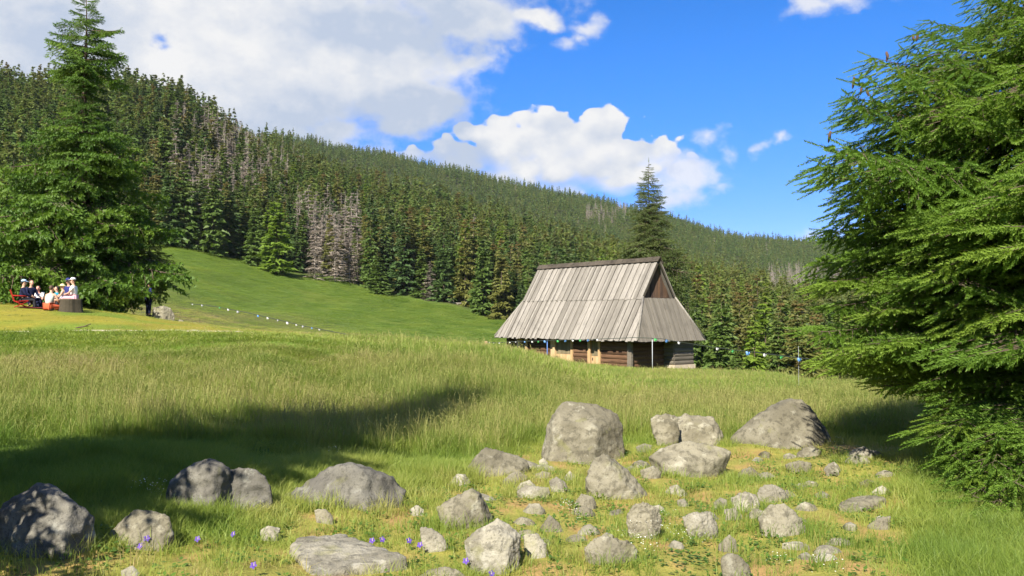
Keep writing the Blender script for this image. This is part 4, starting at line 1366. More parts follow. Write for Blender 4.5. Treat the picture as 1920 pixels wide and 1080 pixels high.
HUT_ROWS = [(302, 1213, 1222), (335, 1200, 1236), (365, 1190, 1248), (390, 1183, 1256), (412, 1180, 1262), (430, 1186, 1256), (445, 1184, 1264), (458, 1172, 1278), (470, 1168, 1276), (500, 1162, 1292), (540, 1168, 1292), (590, 1160, 1298), (640, 1158, 1300), (680, 1165, 1300)]
profile_spruce('lone_spruce', 'single tall spruce rising behind the right end of the hut roof', 1218, 76.0, HUT_ROWS, 300, 9, NEEDLE_NEAR2, 300, LOD_H, .26)
# hanging young spruce right of the picnic tree and the trees to the left of the frame that throw the long shade
SH_ROWS = [(440, 262, 300), (470, 250, 318), (500, 238, 322), (530, 248, 312), (552, 262, 296)]
profile_spruce('young_spruce', 'small ragged spruce above the dark standing person', 279, 45.0, SH_ROWS, 60, 21, NEEDLE_NEAR2, 432, LOD_H, .09)

def side_spruce(x, y, H, R, seed, n):
    g = random.Random(seed)
    z0 = gz(x, y)
    root = empty('shade_spruce', (x, y, z0), 0, 'spruce standing outside the left edge of the photo, its shade crossing the grass', 'spruce')
    m = MB(); q = np.linspace(-.3, H, 8)
    m.tube([(0, 0, k) for k in q], [max(.01, .2 * (1 - max(k, 0) / H)) for k in q], 8)
    obj('trunk', m.mesh('trunk', [BARK], True), root)
    for k in range(n):
        u = (k + g.random()) / n
        z = .25 + (H - .3) * u
        L = R * (1 - (z / H)) ** .8 * g.uniform(.75, 1.15) + .12
        a = k * 2.399
        bough_between(root, g.choice(LOD_L), Vector((0, 0, max(.1, z + .08 * L))), Vector((math.cos(a) * L, math.sin(a) * L, z)), g.uniform(-.3, .3), lat=1.2)
for q in ((-6.4, 4.0, 14.0, 2.9, 1, 155),):
    side_spruce(*q)
# ================================================================ ROCKS
def granite(name, c_hi, c_lo, lich=(.50, .49, .40)):
    m, t, out = material(name)
    oi = t.n('ShaderNodeObjectInfo')
    c = t.n('ShaderNodeTexCoord')
    geo = t.n('ShaderNodeNewGeometry')
    sh = t.n('ShaderNodeCombineXYZ'); t.put(sh.inputs[0], t.math('MULTIPLY', oi.outputs['Random'], 50.0))
    v = t.vmath('ADD', c.outputs['Object'], sh.outputs[0])
    n1 = t.noise(v, 2.2, 6, 0.62)
    n2 = t.noise(v, 11.0, 6, 0.7)
    n3 = t.noise(v, 60.0, 3, 0.6)
    col = t.mix(t.step(n1, .42, .58), c_lo, c_hi)
    col = t.mix(t.math('MULTIPLY', t.step(n2, .50, .62), .62), col, [x * .45 for x in c_lo])        # dark lichen crust
    col = t.mix(t.math('MULTIPLY', t.step(t.noise(v, 5.0, 5, .65), .56, .66), .65), col, lich)       # pale lichen
    moss = t.math('MULTIPLY', t.step(t.noise(v, 3.4, 5, .6), .58, .70), .45)
    col = t.mix(moss, col, (.15, .15, .05))
    col = t.mix(t.math('MULTIPLY', t.step(n3, .56, .72), .55), col, [x * .35 for x in c_lo])         # mica and pits
    tone = t.math('MULTIPLY_ADD', oi.outputs['Random'], .30, .85)
    tc_ = t.n('ShaderNodeCombineColor')
    for i in range(3): t.put(tc_.inputs[i], tone)
    col = t.mix(1.0, col, tc_.outputs[0], 'MULTIPLY')
    h = t.math('ADD', t.math('MULTIPLY', n2, .7), t.math('MULTIPLY', n3, .3))
    principled(t, out, col, .9, h, .75, .035, .2)
    return m
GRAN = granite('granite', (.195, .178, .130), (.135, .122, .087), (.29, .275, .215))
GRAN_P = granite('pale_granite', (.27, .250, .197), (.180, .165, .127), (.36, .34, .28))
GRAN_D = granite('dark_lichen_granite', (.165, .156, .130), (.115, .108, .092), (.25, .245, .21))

ROCKS_XY = []
def rock(label, outline, mat=GRAN, depth=.7, front=None, mode='round', base=None, seed=0, rough=1.0, name='boulder', cat='boulder', extra=None, group=None, Yfix=None, bulge=.62, thick=.10):
    def hull_pts(outline, front, d):
        xs = [p[0] for p in outline]; ys = [p[1] for p in outline]
        bp = base if base is not None else max(ys) - .06 * (max(ys) - min(ys))
        cx = sum(xs) / len(xs)
        Yc = Yfix or hit(cx, bp).y
        pts = []
        if mode == 'flat':
            cy = sum(ys) / len(ys)
            for (px, py) in outline:
                q = hit(px, py)
                if py < cy + .15 * (max(ys) - cy):
                    dd = ray(px, py)
                    s = (thick) / max(.02, -dd.normalized().z)
                    q = q - dd.normalized() * min(s, .9)
                pts.append(q); pts.append(q - Vector((0, 0, .30)))
            return pts, Yc
        Wm = (max(xs) - min(xs)) / F * Yc
        Yo = Yc + .34 * d * Wm
        cxp, cyp = cx, sum(ys) / len(ys)
        if front is None:
            rf = random.Random(seed * 7 + 1)
            wp, hp_ = max(xs) - min(xs), max(ys) - min(ys)
            ax = cxp + wp * rf.uniform(-.22, .24); ay = cyp + hp_ * rf.uniform(-.22, .02)
            front = [(ax, ay, .26 * d), (cxp - wp * .34, cyp + hp_ * .40, .34 * d), (cxp + wp * .34, cyp + hp_ * .38, .28 * d), (ax + wp * rf.uniform(-.1, .1), cyp + hp_ * .45, .46 * d),
                     (cxp - wp * .27, cyp - hp_ * rf.uniform(.0, .15), .12 * d), (cxp + wp * .27, cyp - hp_ * rf.uniform(.0, .15), .10 * d)]
        for (px, py) in outline:
            q = at(px, py, Yo); pts.append(q)
            if py > cyp: pts.append(q - Vector((0, 0, .22 * Wm + .06)))
            bx, by = cxp + (px - cxp) * .62, cyp + (py - cyp) * .62
            pts.append(at(bx, by, Yo + .62 * d * Wm))
        if front is not None:
            for (px, py, fw) in front:
                q = at(px, py, Yo - fw * Wm); pts.append(q)
                if py > cyp + .3 * (max(ys) - cyp): pts.append(q - Vector((0, 0, .22 * Wm + .06)))
        return pts, Yc
    bm = bmesh.new()
    lumps = [(outline, front, depth)] + (extra or [])
    allp = []
    for (ol, fr_, d) in lumps:
        pts, Yc = hull_pts(ol, fr_, d)
        allp += pts
        tmp = bmesh.new()
        vs = [tmp.verts.new(p) for p in pts]
        res = bmesh.ops.convex_hull(tmp, input=vs)
        bmesh.ops.delete(tmp, geom=[g for g in set(res['geom_interior'] + res['geom_unused']) if isinstance(g, bmesh.types.BMVert)], context='VERTS')
        # knock flat faces off the block, as frost splits granite
        rc = random.Random(seed * 13 + len(outline))
        for q in range(2):
            nv_ = Vector((rc.gauss(0, 1), rc.gauss(-.5, .9), rc.gauss(.45, .6))).normalized()
            sup = [v.co.dot(nv_) for v in tmp.verts]
            hi, lo = max(sup), min(sup)
            cut = hi - (hi - lo) * rc.uniform(.02, .06)
            g_ = bmesh.ops.bisect_plane(tmp, geom=tmp.verts[:] + tmp.edges[:] + tmp.faces[:], plane_co=nv_ * cut, plane_no=nv_, clear_outer=True)
            pts_ = [v.co.copy() for v in tmp.verts]
            if len(pts_) < 8: break
            tmp.free(); tmp = bmesh.new()
            res = bmesh.ops.convex_hull(tmp, input=[tmp.verts.new(p_) for p_ in pts_])
            bmesh.ops.delete(tmp, geom=[x for x in set(res['geom_interior'] + res['geom_unused']) if isinstance(x, bmesh.types.BMVert)], context='VERTS')
        me_t = bpy.data.meshes.new('t'); tmp.to_mesh(me_t); tmp.free()
        bm.from_mesh(me_t); bpy.data.meshes.remove(me_t)
    xs = [p.x for p in allp]; ys = [p.y for p in allp]
    c = Vector(((min(xs) + max(xs)) / 2, (min(ys) + max(ys)) / 2, 0)); c.z = gz(c.x, c.y)
    Wm = max(xs) - min(xs)
    bmesh.ops.translate(bm, vec=-c, verts=bm.verts)
    me = bpy.data.meshes.new(name); bm.to_mesh(me); bm.free()
    o = obj(name, me, None, c)
    r = o.modifiers.new('r', 'REMESH'); r.mode = 'VOXEL'; r.voxel_size = max(Wm / 46, .007)
    s = o.modifiers.new('s', 'SMOOTH'); s.factor = .3; s.iterations = 1
    dg = bpy.context.evaluated_depsgraph_get()
    me2 = bpy.data.meshes.new_from_object(o.evaluated_get(dg))
    o.modifiers.clear(); o.data = me2; bpy.data.meshes.remove(me)
    me2.name = name
    me2.materials.clear(); me2.materials.append(mat)
    off = Vector((seed * 3.7 + 1.3, seed * 1.9, seed * 5.1))
    k1, k2, k3 = 2.4 / Wm, 7.0 / Wm, 20.0 / Wm
    n = len(me2.vertices)
    co = np.empty(n * 3); me2.vertices.foreach_get('co', co); co = co.reshape(-1, 3)
    nn = np.empty(n * 3); me2.vertices.foreach_get('normal', nn); nn = nn.reshape(-1, 3)
    dsp = np.empty(n)
    for i in range(n):
        p = Vector(co[i])
        a = noise.noise(p * k1 + off) * .018
        b = (abs(noise.noise(p * k2 + off)) - .25) * -.034
        d = noise.noise(p * k3 + off) * .015
        dsp[i] = (a + b + d) * Wm * rough
    co += nn * dsp[:, None]
    me2.vertices.foreach_set('co', co.astype(np.float32).ravel())
    me2.polygons.foreach_set('use_smooth', np.ones(len(me2.polygons), dtype=bool))
    me2.update()
    tag(o, label, cat, group)
    ROCKS_XY.append((c.x, c.y, Wm * .5, (max(ys) - min(ys)) * .5))
    return o

# big ones
rock('big blocky grey boulder with a flat sloping top, upright in the middle of the rocks',
     [(1055.5, 752), (1044, 762), (1025, 800), (1021, 830), (1014, 852), (1022, 868), (1070, 874), (1112, 874), (1160, 866), (1171, 838), (1168, 800), (1159, 778), (1131, 762), (1093, 754)],
     depth=.9, front=[(1040, 790, .18), (1112, 798, .34), (1122, 806, .36), (1110, 870, .44), (1030, 864, .28), (1160, 800, -.02), (1163, 860, .02)], seed=1, rough=.7)
rock('big smooth cone shaped boulder with a rounded top, farthest right of the large ones',
     [(1376, 810), (1410, 788), (1443, 760), (1460, 749), (1480, 744), (1502, 748), (1519, 760), (1535, 783), (1551, 807), (1564, 833), (1560, 848), (1517, 852), (1470, 842), (1403, 826), (1366, 822)],
     depth=.75, front=[(1480, 760, .10), (1440, 790, .16), (1520, 800, .2), (1460, 838, .32), (1520, 848, .34), (1400, 822, .12)], base=840, seed=2, rough=.55)
rock('broad grey slab behind the wedge slab, with a thin tongue to the left',
     [(1253, 826), (1258, 803), (1264, 784), (1283, 775), (1337, 782), (1347, 797), (1357, 817), (1359, 836), (1300, 842)], depth=.6, seed=3, base=836,
     front=[(1270, 795, .15), (1335, 800, .22), (1345, 832, .3), (1262, 832, .25)], extra=[([(1218, 781), (1247, 775), (1274, 780), (1274, 826), (1250, 826), (1224, 800)], None, .5)])
rock('wide wedge shaped slab with a shadowed undercut at its front edge',
     [(1213, 857), (1235, 842), (1260, 832), (1290, 827), (1350, 836), (1373, 847), (1371, 860), (1343, 877), (1310, 882), (1283, 899), (1260, 892), (1238, 874)],
     depth=.55, front=[(1222, 858, .08), (1290, 850, .10), (1285, 874, .30), (1284, 897, .28), (1355, 858, .12), (1240, 870, .2)], base=893, seed=4, rough=.7)
rock('long tilted boulder with dark furrows leaning against the big blocky boulder',
     [(1096, 893), (1106, 866), (1131, 848.6), (1156, 860), (1181, 888), (1206.6, 916), (1230, 946), (1206.6, 952), (1172, 943), (1143.6, 931), (1099.5, 906)],
     depth=.6, front=[(1118, 868, .10), (1140, 862, .14), (1170, 905, .24), (1200, 944, .22), (1140, 926, .28), (1100, 900, .15)], base=935, seed=5, rough=1.2)
rock('rounded two lobed boulder, grey white crest and dark right side',
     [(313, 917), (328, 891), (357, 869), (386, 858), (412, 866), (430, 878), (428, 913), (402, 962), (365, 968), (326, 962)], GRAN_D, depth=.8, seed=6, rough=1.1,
     front=[(325, 905, .12), (365, 880, .16), (403, 884, .24), (396, 960, .36), (340, 960, .26)],
     extra=[([(414, 886), (430, 880), (456, 873), (481, 879), (503, 895), (515, 924), (510, 948), (470, 962), (434, 966), (410, 962)], [(440, 890, .05), (490, 900, .05), (480, 955, .1), (430, 960, .12)], .7)])
rock('tapering boulder with light left flank and dark right face, beside the two lobed one',
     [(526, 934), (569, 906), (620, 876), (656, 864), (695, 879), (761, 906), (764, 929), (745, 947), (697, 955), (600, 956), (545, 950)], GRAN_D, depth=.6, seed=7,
     front=[(600, 905, .10), (655, 872, .10), (690, 892, .20), (684, 936, .30), (690, 953, .30), (560, 945, .16), (750, 935, -.04)])
rock('dark weathered boulder in the shade at the lower left corner',
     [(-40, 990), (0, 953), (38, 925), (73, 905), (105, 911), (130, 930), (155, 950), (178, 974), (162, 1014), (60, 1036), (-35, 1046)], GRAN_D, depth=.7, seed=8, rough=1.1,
     front=[(20, 950, .12), (75, 920, .14), (110, 930, .2), (120, 1015, .34), (40, 1030, .34), (-20, 1030, .2)])
rock('half buried mossy boulder beside pale stalks, below the two lobed boulder',
     [(251, 955), (222, 984), (203, 1000), (200, 1016), (226, 1034), (320, 1032), (326, 1000), (318, 968), (292, 958)], GRAN, depth=.7, seed=9)
rock('broad flat pale slab sunk in the grass at the bottom left of centre',
     [(543, 1019), (558, 1006), (638, 1000), (700, 1022), (766, 1044), (750, 1055), (703, 1060), (655, 1068), (583, 1080), (565, 1046)], GRAN_P, mode='flat', thick=.10, seed=10, rough=.6)
rock('pointed speckled boulder above the white faced one',
     [(818, 951), (845, 934), (885.5, 914), (902, 926), (924, 970), (911, 978), (860, 994), (838, 984)], GRAN, depth=.7, seed=11,
     front=[(835, 952, .14), (884, 922, .12), (895, 930, .22), (908, 968, .25), (858, 988, .38), (835, 976, .2)])
rock('large boulder with a bright white broken front at the bottom centre',
     [(871, 1014), (892, 993), (933, 972), (957, 985), (976, 1004), (976, 1040), (955, 1063), (923, 1080), (885, 1070), (876, 1042)], GRAN_P, depth=.75, seed=12,
     front=[(880, 1018, .15), (930, 1000, .28), (960, 1010, .24), (950, 1060, .36), (895, 1066, .36)])
rock('low white stone tight against the right side of the white faced boulder', [(981.5, 1001), (1008, 1000), (1024, 1019), (1031, 1046), (1002, 1050), (983, 1026)], GRAN_P, seed=13)
rock('crescent shaped white stone left of the white faced boulder', [(786, 985.5), (810, 990), (829, 1003), (841, 1023), (828, 1032), (812, 1038), (802, 1012)], GRAN_P, depth=.5, seed=14)
rock('pale stone at the bottom edge, cut off by the frame left of centre', [(772, 1090), (804, 1069), (835, 1063), (860, 1068), (880, 1084), (870, 1104), (790, 1106)], GRAN, seed=15, base=1098)
rock('low grey boulder with a long flat right end, left of the big blocky boulder',
     [(868, 880), (889, 856), (907.5, 837), (933, 846), (955, 854), (983, 859), (992, 869), (970, 877), (914, 896), (884, 886)], GRAN, depth=.6, seed=16)
rock('small tapering pale stone between the black faced and the low grey boulder', [(833.5, 914), (857, 888), (873, 890), (882, 902), (867, 915)], GRAN_P, seed=17)
rock('small rounded hump stone just below the low grey boulder', [(942, 901), (958, 888), (974, 882), (990, 893), (974, 902), (947, 911)], GRAN, seed=18)
rock('flat rectangular pale stone in brown moss, centre of the rock field', [(967, 917), (986, 909), (1030, 914), (1032, 927), (1005, 936), (974, 932)], GRAN_P, depth=.5, seed=19)
rock('slanting oblong pale stone left of the tilted boulder', [(1029, 902), (1043, 893), (1059, 903), (1069, 923), (1050, 925)], GRAN_P, seed=20)
rock('tiny bright white stone between the big blocky and the oblong pale stone', [(1057, 895), (1068, 882), (1078, 891), (1072, 903)], GRAN_P, seed=21, name='stone', cat='stone')
rock('cracked upright stone with a dark cleft on its right, below the tilted boulder',
     [(1172, 968), (1188, 947), (1206.6, 940), (1237, 953), (1241, 973), (1226, 993), (1203, 1013), (1196, 1013), (1192, 992)], GRAN, depth=.7, seed=22, rough=1.5)
rock('squat square stone with mossy front at the bottom right of centre', [(1095, 1026), (1112, 1010), (1131, 1005), (1181, 1013), (1195, 1030), (1195, 1050), (1175, 1060), (1131, 1055), (1099, 1038)], GRAN, seed=23, rough=1.4)
rock('small flat topped stone left of the cracked upright stone', [(1077, 942), (1090, 925), (1112, 931), (1119, 945), (1096, 956)], GRAN, seed=24)
rock('small speckled stone left of the triangular stone', [(977, 961), (992, 944), (1011, 944), (1023, 957), (1002, 965)], GRAN, seed=25)
rock('small triangular stone with pale lichen, right of the speckled stone', [(1009, 994), (1030, 964), (1049, 981), (1057, 996), (1027, 1000)], GRAN, seed=26)
rock('low stone with rusty top in the row of four right of centre', [(1337, 943), (1350, 932), (1364, 937), (1364, 952), (1345, 957)], GRAN_P, seed=27)
rock('rounded pale stone with mossy left side in the row of four right of centre', [(1367, 934), (1397, 922), (1418, 927), (1425, 943), (1420, 959), (1392, 962)], GRAN_P, seed=28)
rock('twin ridged pale stone at the upper end of the row of four', [(1417, 921), (1430, 910), (1450, 907), (1471, 920), (1480, 934), (1463, 945), (1440, 942)], GRAN_P, seed=29, rough=1.4)
rock('large rounded boulder sloping down to the right below the twin ridged stone', [(1421, 969), (1443, 946), (1470, 944), (1491, 959), (1518, 1000), (1511, 1009), (1467, 1000), (1431, 993)], GRAN, seed=30)
rock('rough pale boulder with a notched left edge, alone below the wedge slab', [(1279, 968), (1300, 959), (1330, 961), (1344, 979), (1348, 997), (1321, 1012), (1299, 999)], GRAN_P, seed=31, rough=1.6)
rock('narrow flat stone under the rounded pale stone of the row of four', [(1357, 954), (1377, 952), (1392, 967), (1381, 977), (1364, 969)], GRAN_P, seed=32)
rock('small mossy upright stone just above the bottom right boulder', [(1346, 1022), (1367, 1001), (1381, 1013), (1384, 1032), (1360, 1038)], GRAN, seed=33)
rock('oval speckled boulder cut by the bottom edge right of centre', [(1351, 1048), (1363, 1036), (1383, 1039), (1405, 1060), (1416, 1090), (1360, 1092)], GRAN, seed=34)
rock('low flat slab sunk in the grass on the right side of the rock field', [(1572, 944), (1597, 932), (1633, 927), (1662, 933), (1633, 952), (1593, 962)], GRAN, mode='flat', thick=.09, seed=35)
rock('small slanting stone in the grass farthest right of the rock field', [(1626, 985), (1647, 971), (1671, 966), (1668, 981), (1643, 995)], GRAN, seed=36, depth=.5)
rock('flat brownish stone barely showing above the flat slab at right', [(1611, 904), (1627, 897), (1651, 907), (1630, 914)], GRAN, mode='flat', thick=.06, seed=37)
rock('small mottled stone below the cone shaped boulder', [(1472, 871), (1497, 863), (1520, 867), (1524, 884), (1503, 889), (1482, 884)], GRAN, seed=38, rough=1.4)
rock('small grey round stone right of the mottled stone below the cone boulder', [(1546, 881), (1560, 871), (1573, 880), (1576, 893), (1553, 894)], GRAN, seed=39)
rock('flat stone in the grass under the large sloping boulder at right', [(1466, 1018), (1497, 1014), (1521, 1023), (1493, 1032)], GRAN_P, mode='flat', thick=.05, seed=40)
rock('small white angular stone lying on brown moss left of the flat pale slab', [(487, 994), (503, 985), (526, 990), (510, 1005), (500, 1016)], GRAN_P, seed=41, name='stone', cat='stone')
rock('small slab on edge in the shade between the two dark boulders', [(588, 954), (610, 954), (625, 968), (626, 984), (600, 980)], GRAN, depth=.4, seed=42)
rock('small pale stone cut off by the bottom edge at the left', [(226, 1070), (248, 1060), (263, 1073), (257, 1088), (232, 1088)], GRAN_P, seed=43)
rock('jagged small white stone left of the pointed speckled boulder', [(768, 955), (782, 946), (797, 957), (795, 969), (774, 967)], GRAN_P, seed=44, rough=1.6, name='stone', cat='stone')
rock('thin pale stone lying behind the pointed speckled boulder', [(900, 924), (920, 929), (934, 937), (915, 943)], GRAN_P, mode='flat', thick=.06, seed=45, name='stone', cat='stone')
rock('flat white stone alone at the edge of the shade on the grass', [(868, 817), (885.5, 814), (902, 819), (889, 824)], GRAN_P, mode='flat', thick=.06, seed=46, name='stone', cat='stone')
rock('small round stone in the grass left of the broad grey slab', [(1222, 808), (1233, 802), (1246, 808), (1237, 817)], GRAN, seed=47, name='stone', cat='stone')
rock('pale stone right beside the big blocky boulder', [(1192, 838), (1207, 831), (1223, 835), (1210, 849)], GRAN_P, seed=48, name='stone', cat='stone')
rock('low grey stone between the tilted boulder and the wedge slab', [(1200, 882), (1227, 872), (1240, 885), (1215, 899)], GRAN, seed=49, name='stone', cat='stone')
rock('small white stone on brown ground below the wedge slab', [(1270, 923), (1280, 916), (1290, 927), (1279, 932)], GRAN_P, seed=50, name='stone', cat='stone')
rock('narrow brown and white stone below the small white stone under the wedge slab', [(1269, 938), (1283, 934), (1295, 951), (1281, 948)], GRAN_P, seed=51, name='stone', cat='stone')
rock('small flat pale stone in front of the cone shaped boulder', [(1468, 853), (1480, 849), (1494, 855), (1481, 861)], GRAN_P, seed=52, name='stone', cat='stone')
rock('flat stone between the small flat topped and the cracked upright stone', [(1142, 958), (1162, 953), (1172, 962), (1150, 967)], GRAN, mode='flat', thick=.05, seed=53, name='stone', cat='stone')
rock('small pale stone in grass below the left foot of the big blocky boulder', [(1003, 889), (1018, 883), (1033, 887), (1031, 894), (1010, 898)], GRAN, seed=54, name='stone', cat='stone')
rock('little stone touching the left foot of the big blocky boulder', [(1010, 864), (1019, 858), (1028, 868), (1014, 873)], GRAN_P, seed=55, name='stone', cat='stone')
rock('small flat stone in moss right of the wedge slab', [(1418, 888), (1440, 884), (1456, 894), (1432, 899)], GRAN, mode='flat', thick=.05, seed=56, name='stone', cat='stone')
rock('small pale stone half hidden in grass above the row of four', [(1490, 908), (1505, 904), (1518, 912), (1503, 918)], GRAN_P, mode='flat', thick=.05, seed=57, name='stone', cat='stone')
# half-buried rubble of the rock field
rub = random.Random(77)
spots_ = []
while len(spots_) < 48:
    px, py = rub.uniform(960, 1660), rub.uniform(840, 1050)
    if py < 840 + max(0, (1250 - px)) * .12: continue
    q = hit(px, py)
    if any(math.hypot((q.x - a), (q.y - b)) < max(rr, rb_) + .12 for a, b, rr, rb_ in ROCKS_XY): continue
    s = rub.uniform(8, 18)
    w = rub.uniform(1.1, 1.8)
    ol = [(px - s * w, py + s * .1), (px - s * w * .5, py - s * .55), (px + s * rub.uniform(-.2, .3), py - s * rub.uniform(.6, .9)), (px + s * w * .7, py - s * .35), (px + s * w, py + s * .15), (px + s * .2, py + s * .45)]
    spots_.append((px, py))
    rock('small half buried stone among short dry turf of the rock field', ol, rub.choice((GRAN, GRAN_P, GRAN_P)), seed=90 + len(spots_), mode='flat' if s < 11 else 'round', thick=.07, name='stone', cat='stone', group='rubble between the boulders', depth=.7)
# far ones
rock('pale oblong boulder lying on the meadow crest between the path and the hut', [(783, 650), (788, 643), (806, 643), (811, 651), (809, 657), (785, 656)], GRAN_P, Yfix=56, seed=58, depth=.6)
rock('boulder with a lit left face and black right side beside the standing person', [(285, 592), (287, 576), (308, 573), (321, 578), (328, 591), (325, 596), (288, 596)], GRAN, Yfix=42.0, seed=59, depth=.8,
     front=[(290, 578, .12), (306, 577, .20), (309, 594, .25), (290, 594, .18), (324, 590, -.08)])
rock('small white upright stone on the grass left of the wooden post', [(852, 660), (854, 652), (858, 652), (860, 660), (856, 663)], GRAN_P, Yfix=58, seed=60, name='stone', cat='stone')
for i, (px, py) in enumerate(((322, 601), (331, 603), (338, 602))):
    rock(('flat pale stone of the little patch below the lit boulder, ' + ('its left one', 'its middle one', 'its right one')[i]), [(px - 6, py + 1), (px - 2, py - 3), (px + 4, py - 2), (px + 7, py + 1), (px, py + 4)], GRAN_P, Yfix=42.5, seed=61 + i, depth=.7, name='stone', cat='stone', group='stones below the lit boulder')
# ================================================================ PEOPLE AT THE PICNIC
def skin_mesh(name, chains, mats, sub=1, root=0):
    """chains: lists of ((x, y, z), radius); points with the same coordinates are one joint"""
    key, vs, rs, es = {}, [], [], []
    for ch in chains:
        prev = None
        for p, r in ch:
            k = tuple(round(c, 4) for c in p)
            if k not in key:
                key[k] = len(vs); vs.append(p); rs.append(r)
            i = key[k]
            if prev is not None and prev != i: es.append((prev, i))
            prev = i
    me = bpy.data.meshes.new(name)
    me.from_pydata(vs, es, [])
    o = bpy.data.objects.new(name, me); COL.objects.link(o)
    sk = o.modifiers.new('skin', 'SKIN')
    for i, d in enumerate(me.skin_vertices[0].data):
        d.radius = (rs[i], rs[i]); d.use_root = (i == root)
    s = o.modifiers.new('sub', 'SUBSURF'); s.levels = sub; s.render_levels = sub
    dg = bpy.context.evaluated_depsgraph_get()
    m2 = bpy.data.meshes.new_from_object(o.evaluated_get(dg))
    bpy.data.objects.remove(o); bpy.data.meshes.remove(me)
    m2.name = name
    m2.materials.clear()
    for m in mats: m2.materials.append(m)
    m2.polygons.foreach_set('use_smooth', np.ones(len(m2.polygons), dtype=bool))
    return m2

def V3(*a): return Vector(a)
POSES = {
 'chair': dict(pel=(0, 0, .50), chest=(0, .0, .86), neck=(0, .02, 1.02), head=(0, .05, 1.20), sh=(.19, .0, .95), el=(.25, .10, .69), wr=(.15, .33, .62), hip=(.10, .0, .48), kn=(.14, .43, .48), an=(.13, .46, .09), toe=(.15, .62, .04)),
 'squat': dict(pel=(0, 0, .20), chest=(0, .10, .56), neck=(0, .14, .72), head=(0, .17, .90), sh=(.19, .12, .65), el=(.28, .18, .40), wr=(.20, .40, .30), hip=(.12, .0, .18), kn=(.30, .38, .16), an=(.16, .05, .07), toe=(.12, -.10, .05)),
 'floor': dict(pel=(0, 0, .12), chest=(0, -.04, .48), neck=(0, -.02, .64), head=(0, .01, .82), sh=(.19, -.03, .57), el=(.27, .12, .32), wr=(.14, .34, .26), hip=(.11, .0, .12), kn=(.26, .38, .30), an=(.10, .42, .07), toe=(.12, .58, .04)),
 'stand': dict(pel=(0, 0, .93), chest=(0, .0, 1.28), neck=(0, .0, 1.47), head=(0, .03, 1.65), sh=(.19, .0, 1.40), el=(.24, .02, 1.12), wr=(.20, .18, .95), hip=(.10, .0, .90), kn=(.11, .03, .48), an=(.11, .0, .08), toe=(.13, .15, .03)),
}
SKIN = plain('skin_tone', (.50, .29, .20), .5, .1, 8)
SKIN_R = plain('sunburnt_skin', (.55, .27, .20), .5, .1, 8)
HAIR_B = plain('brown_hair', (.07, .042, .025), .6, .3, 40)
HAIR_D = plain('dark_hair', (.025, .018, .015), .6, .3, 40)
EYE_M = plain('eye_dark', (.03, .02, .02), .3, 0, 1)
LIP_M = plain('lip', (.35, .10, .09), .5, 0, 1)
def cloth(name, c): return plain(name, c, .9, .18, 9, .1)
SHOE = cloth('dark_shoe', (.05, .045, .04))

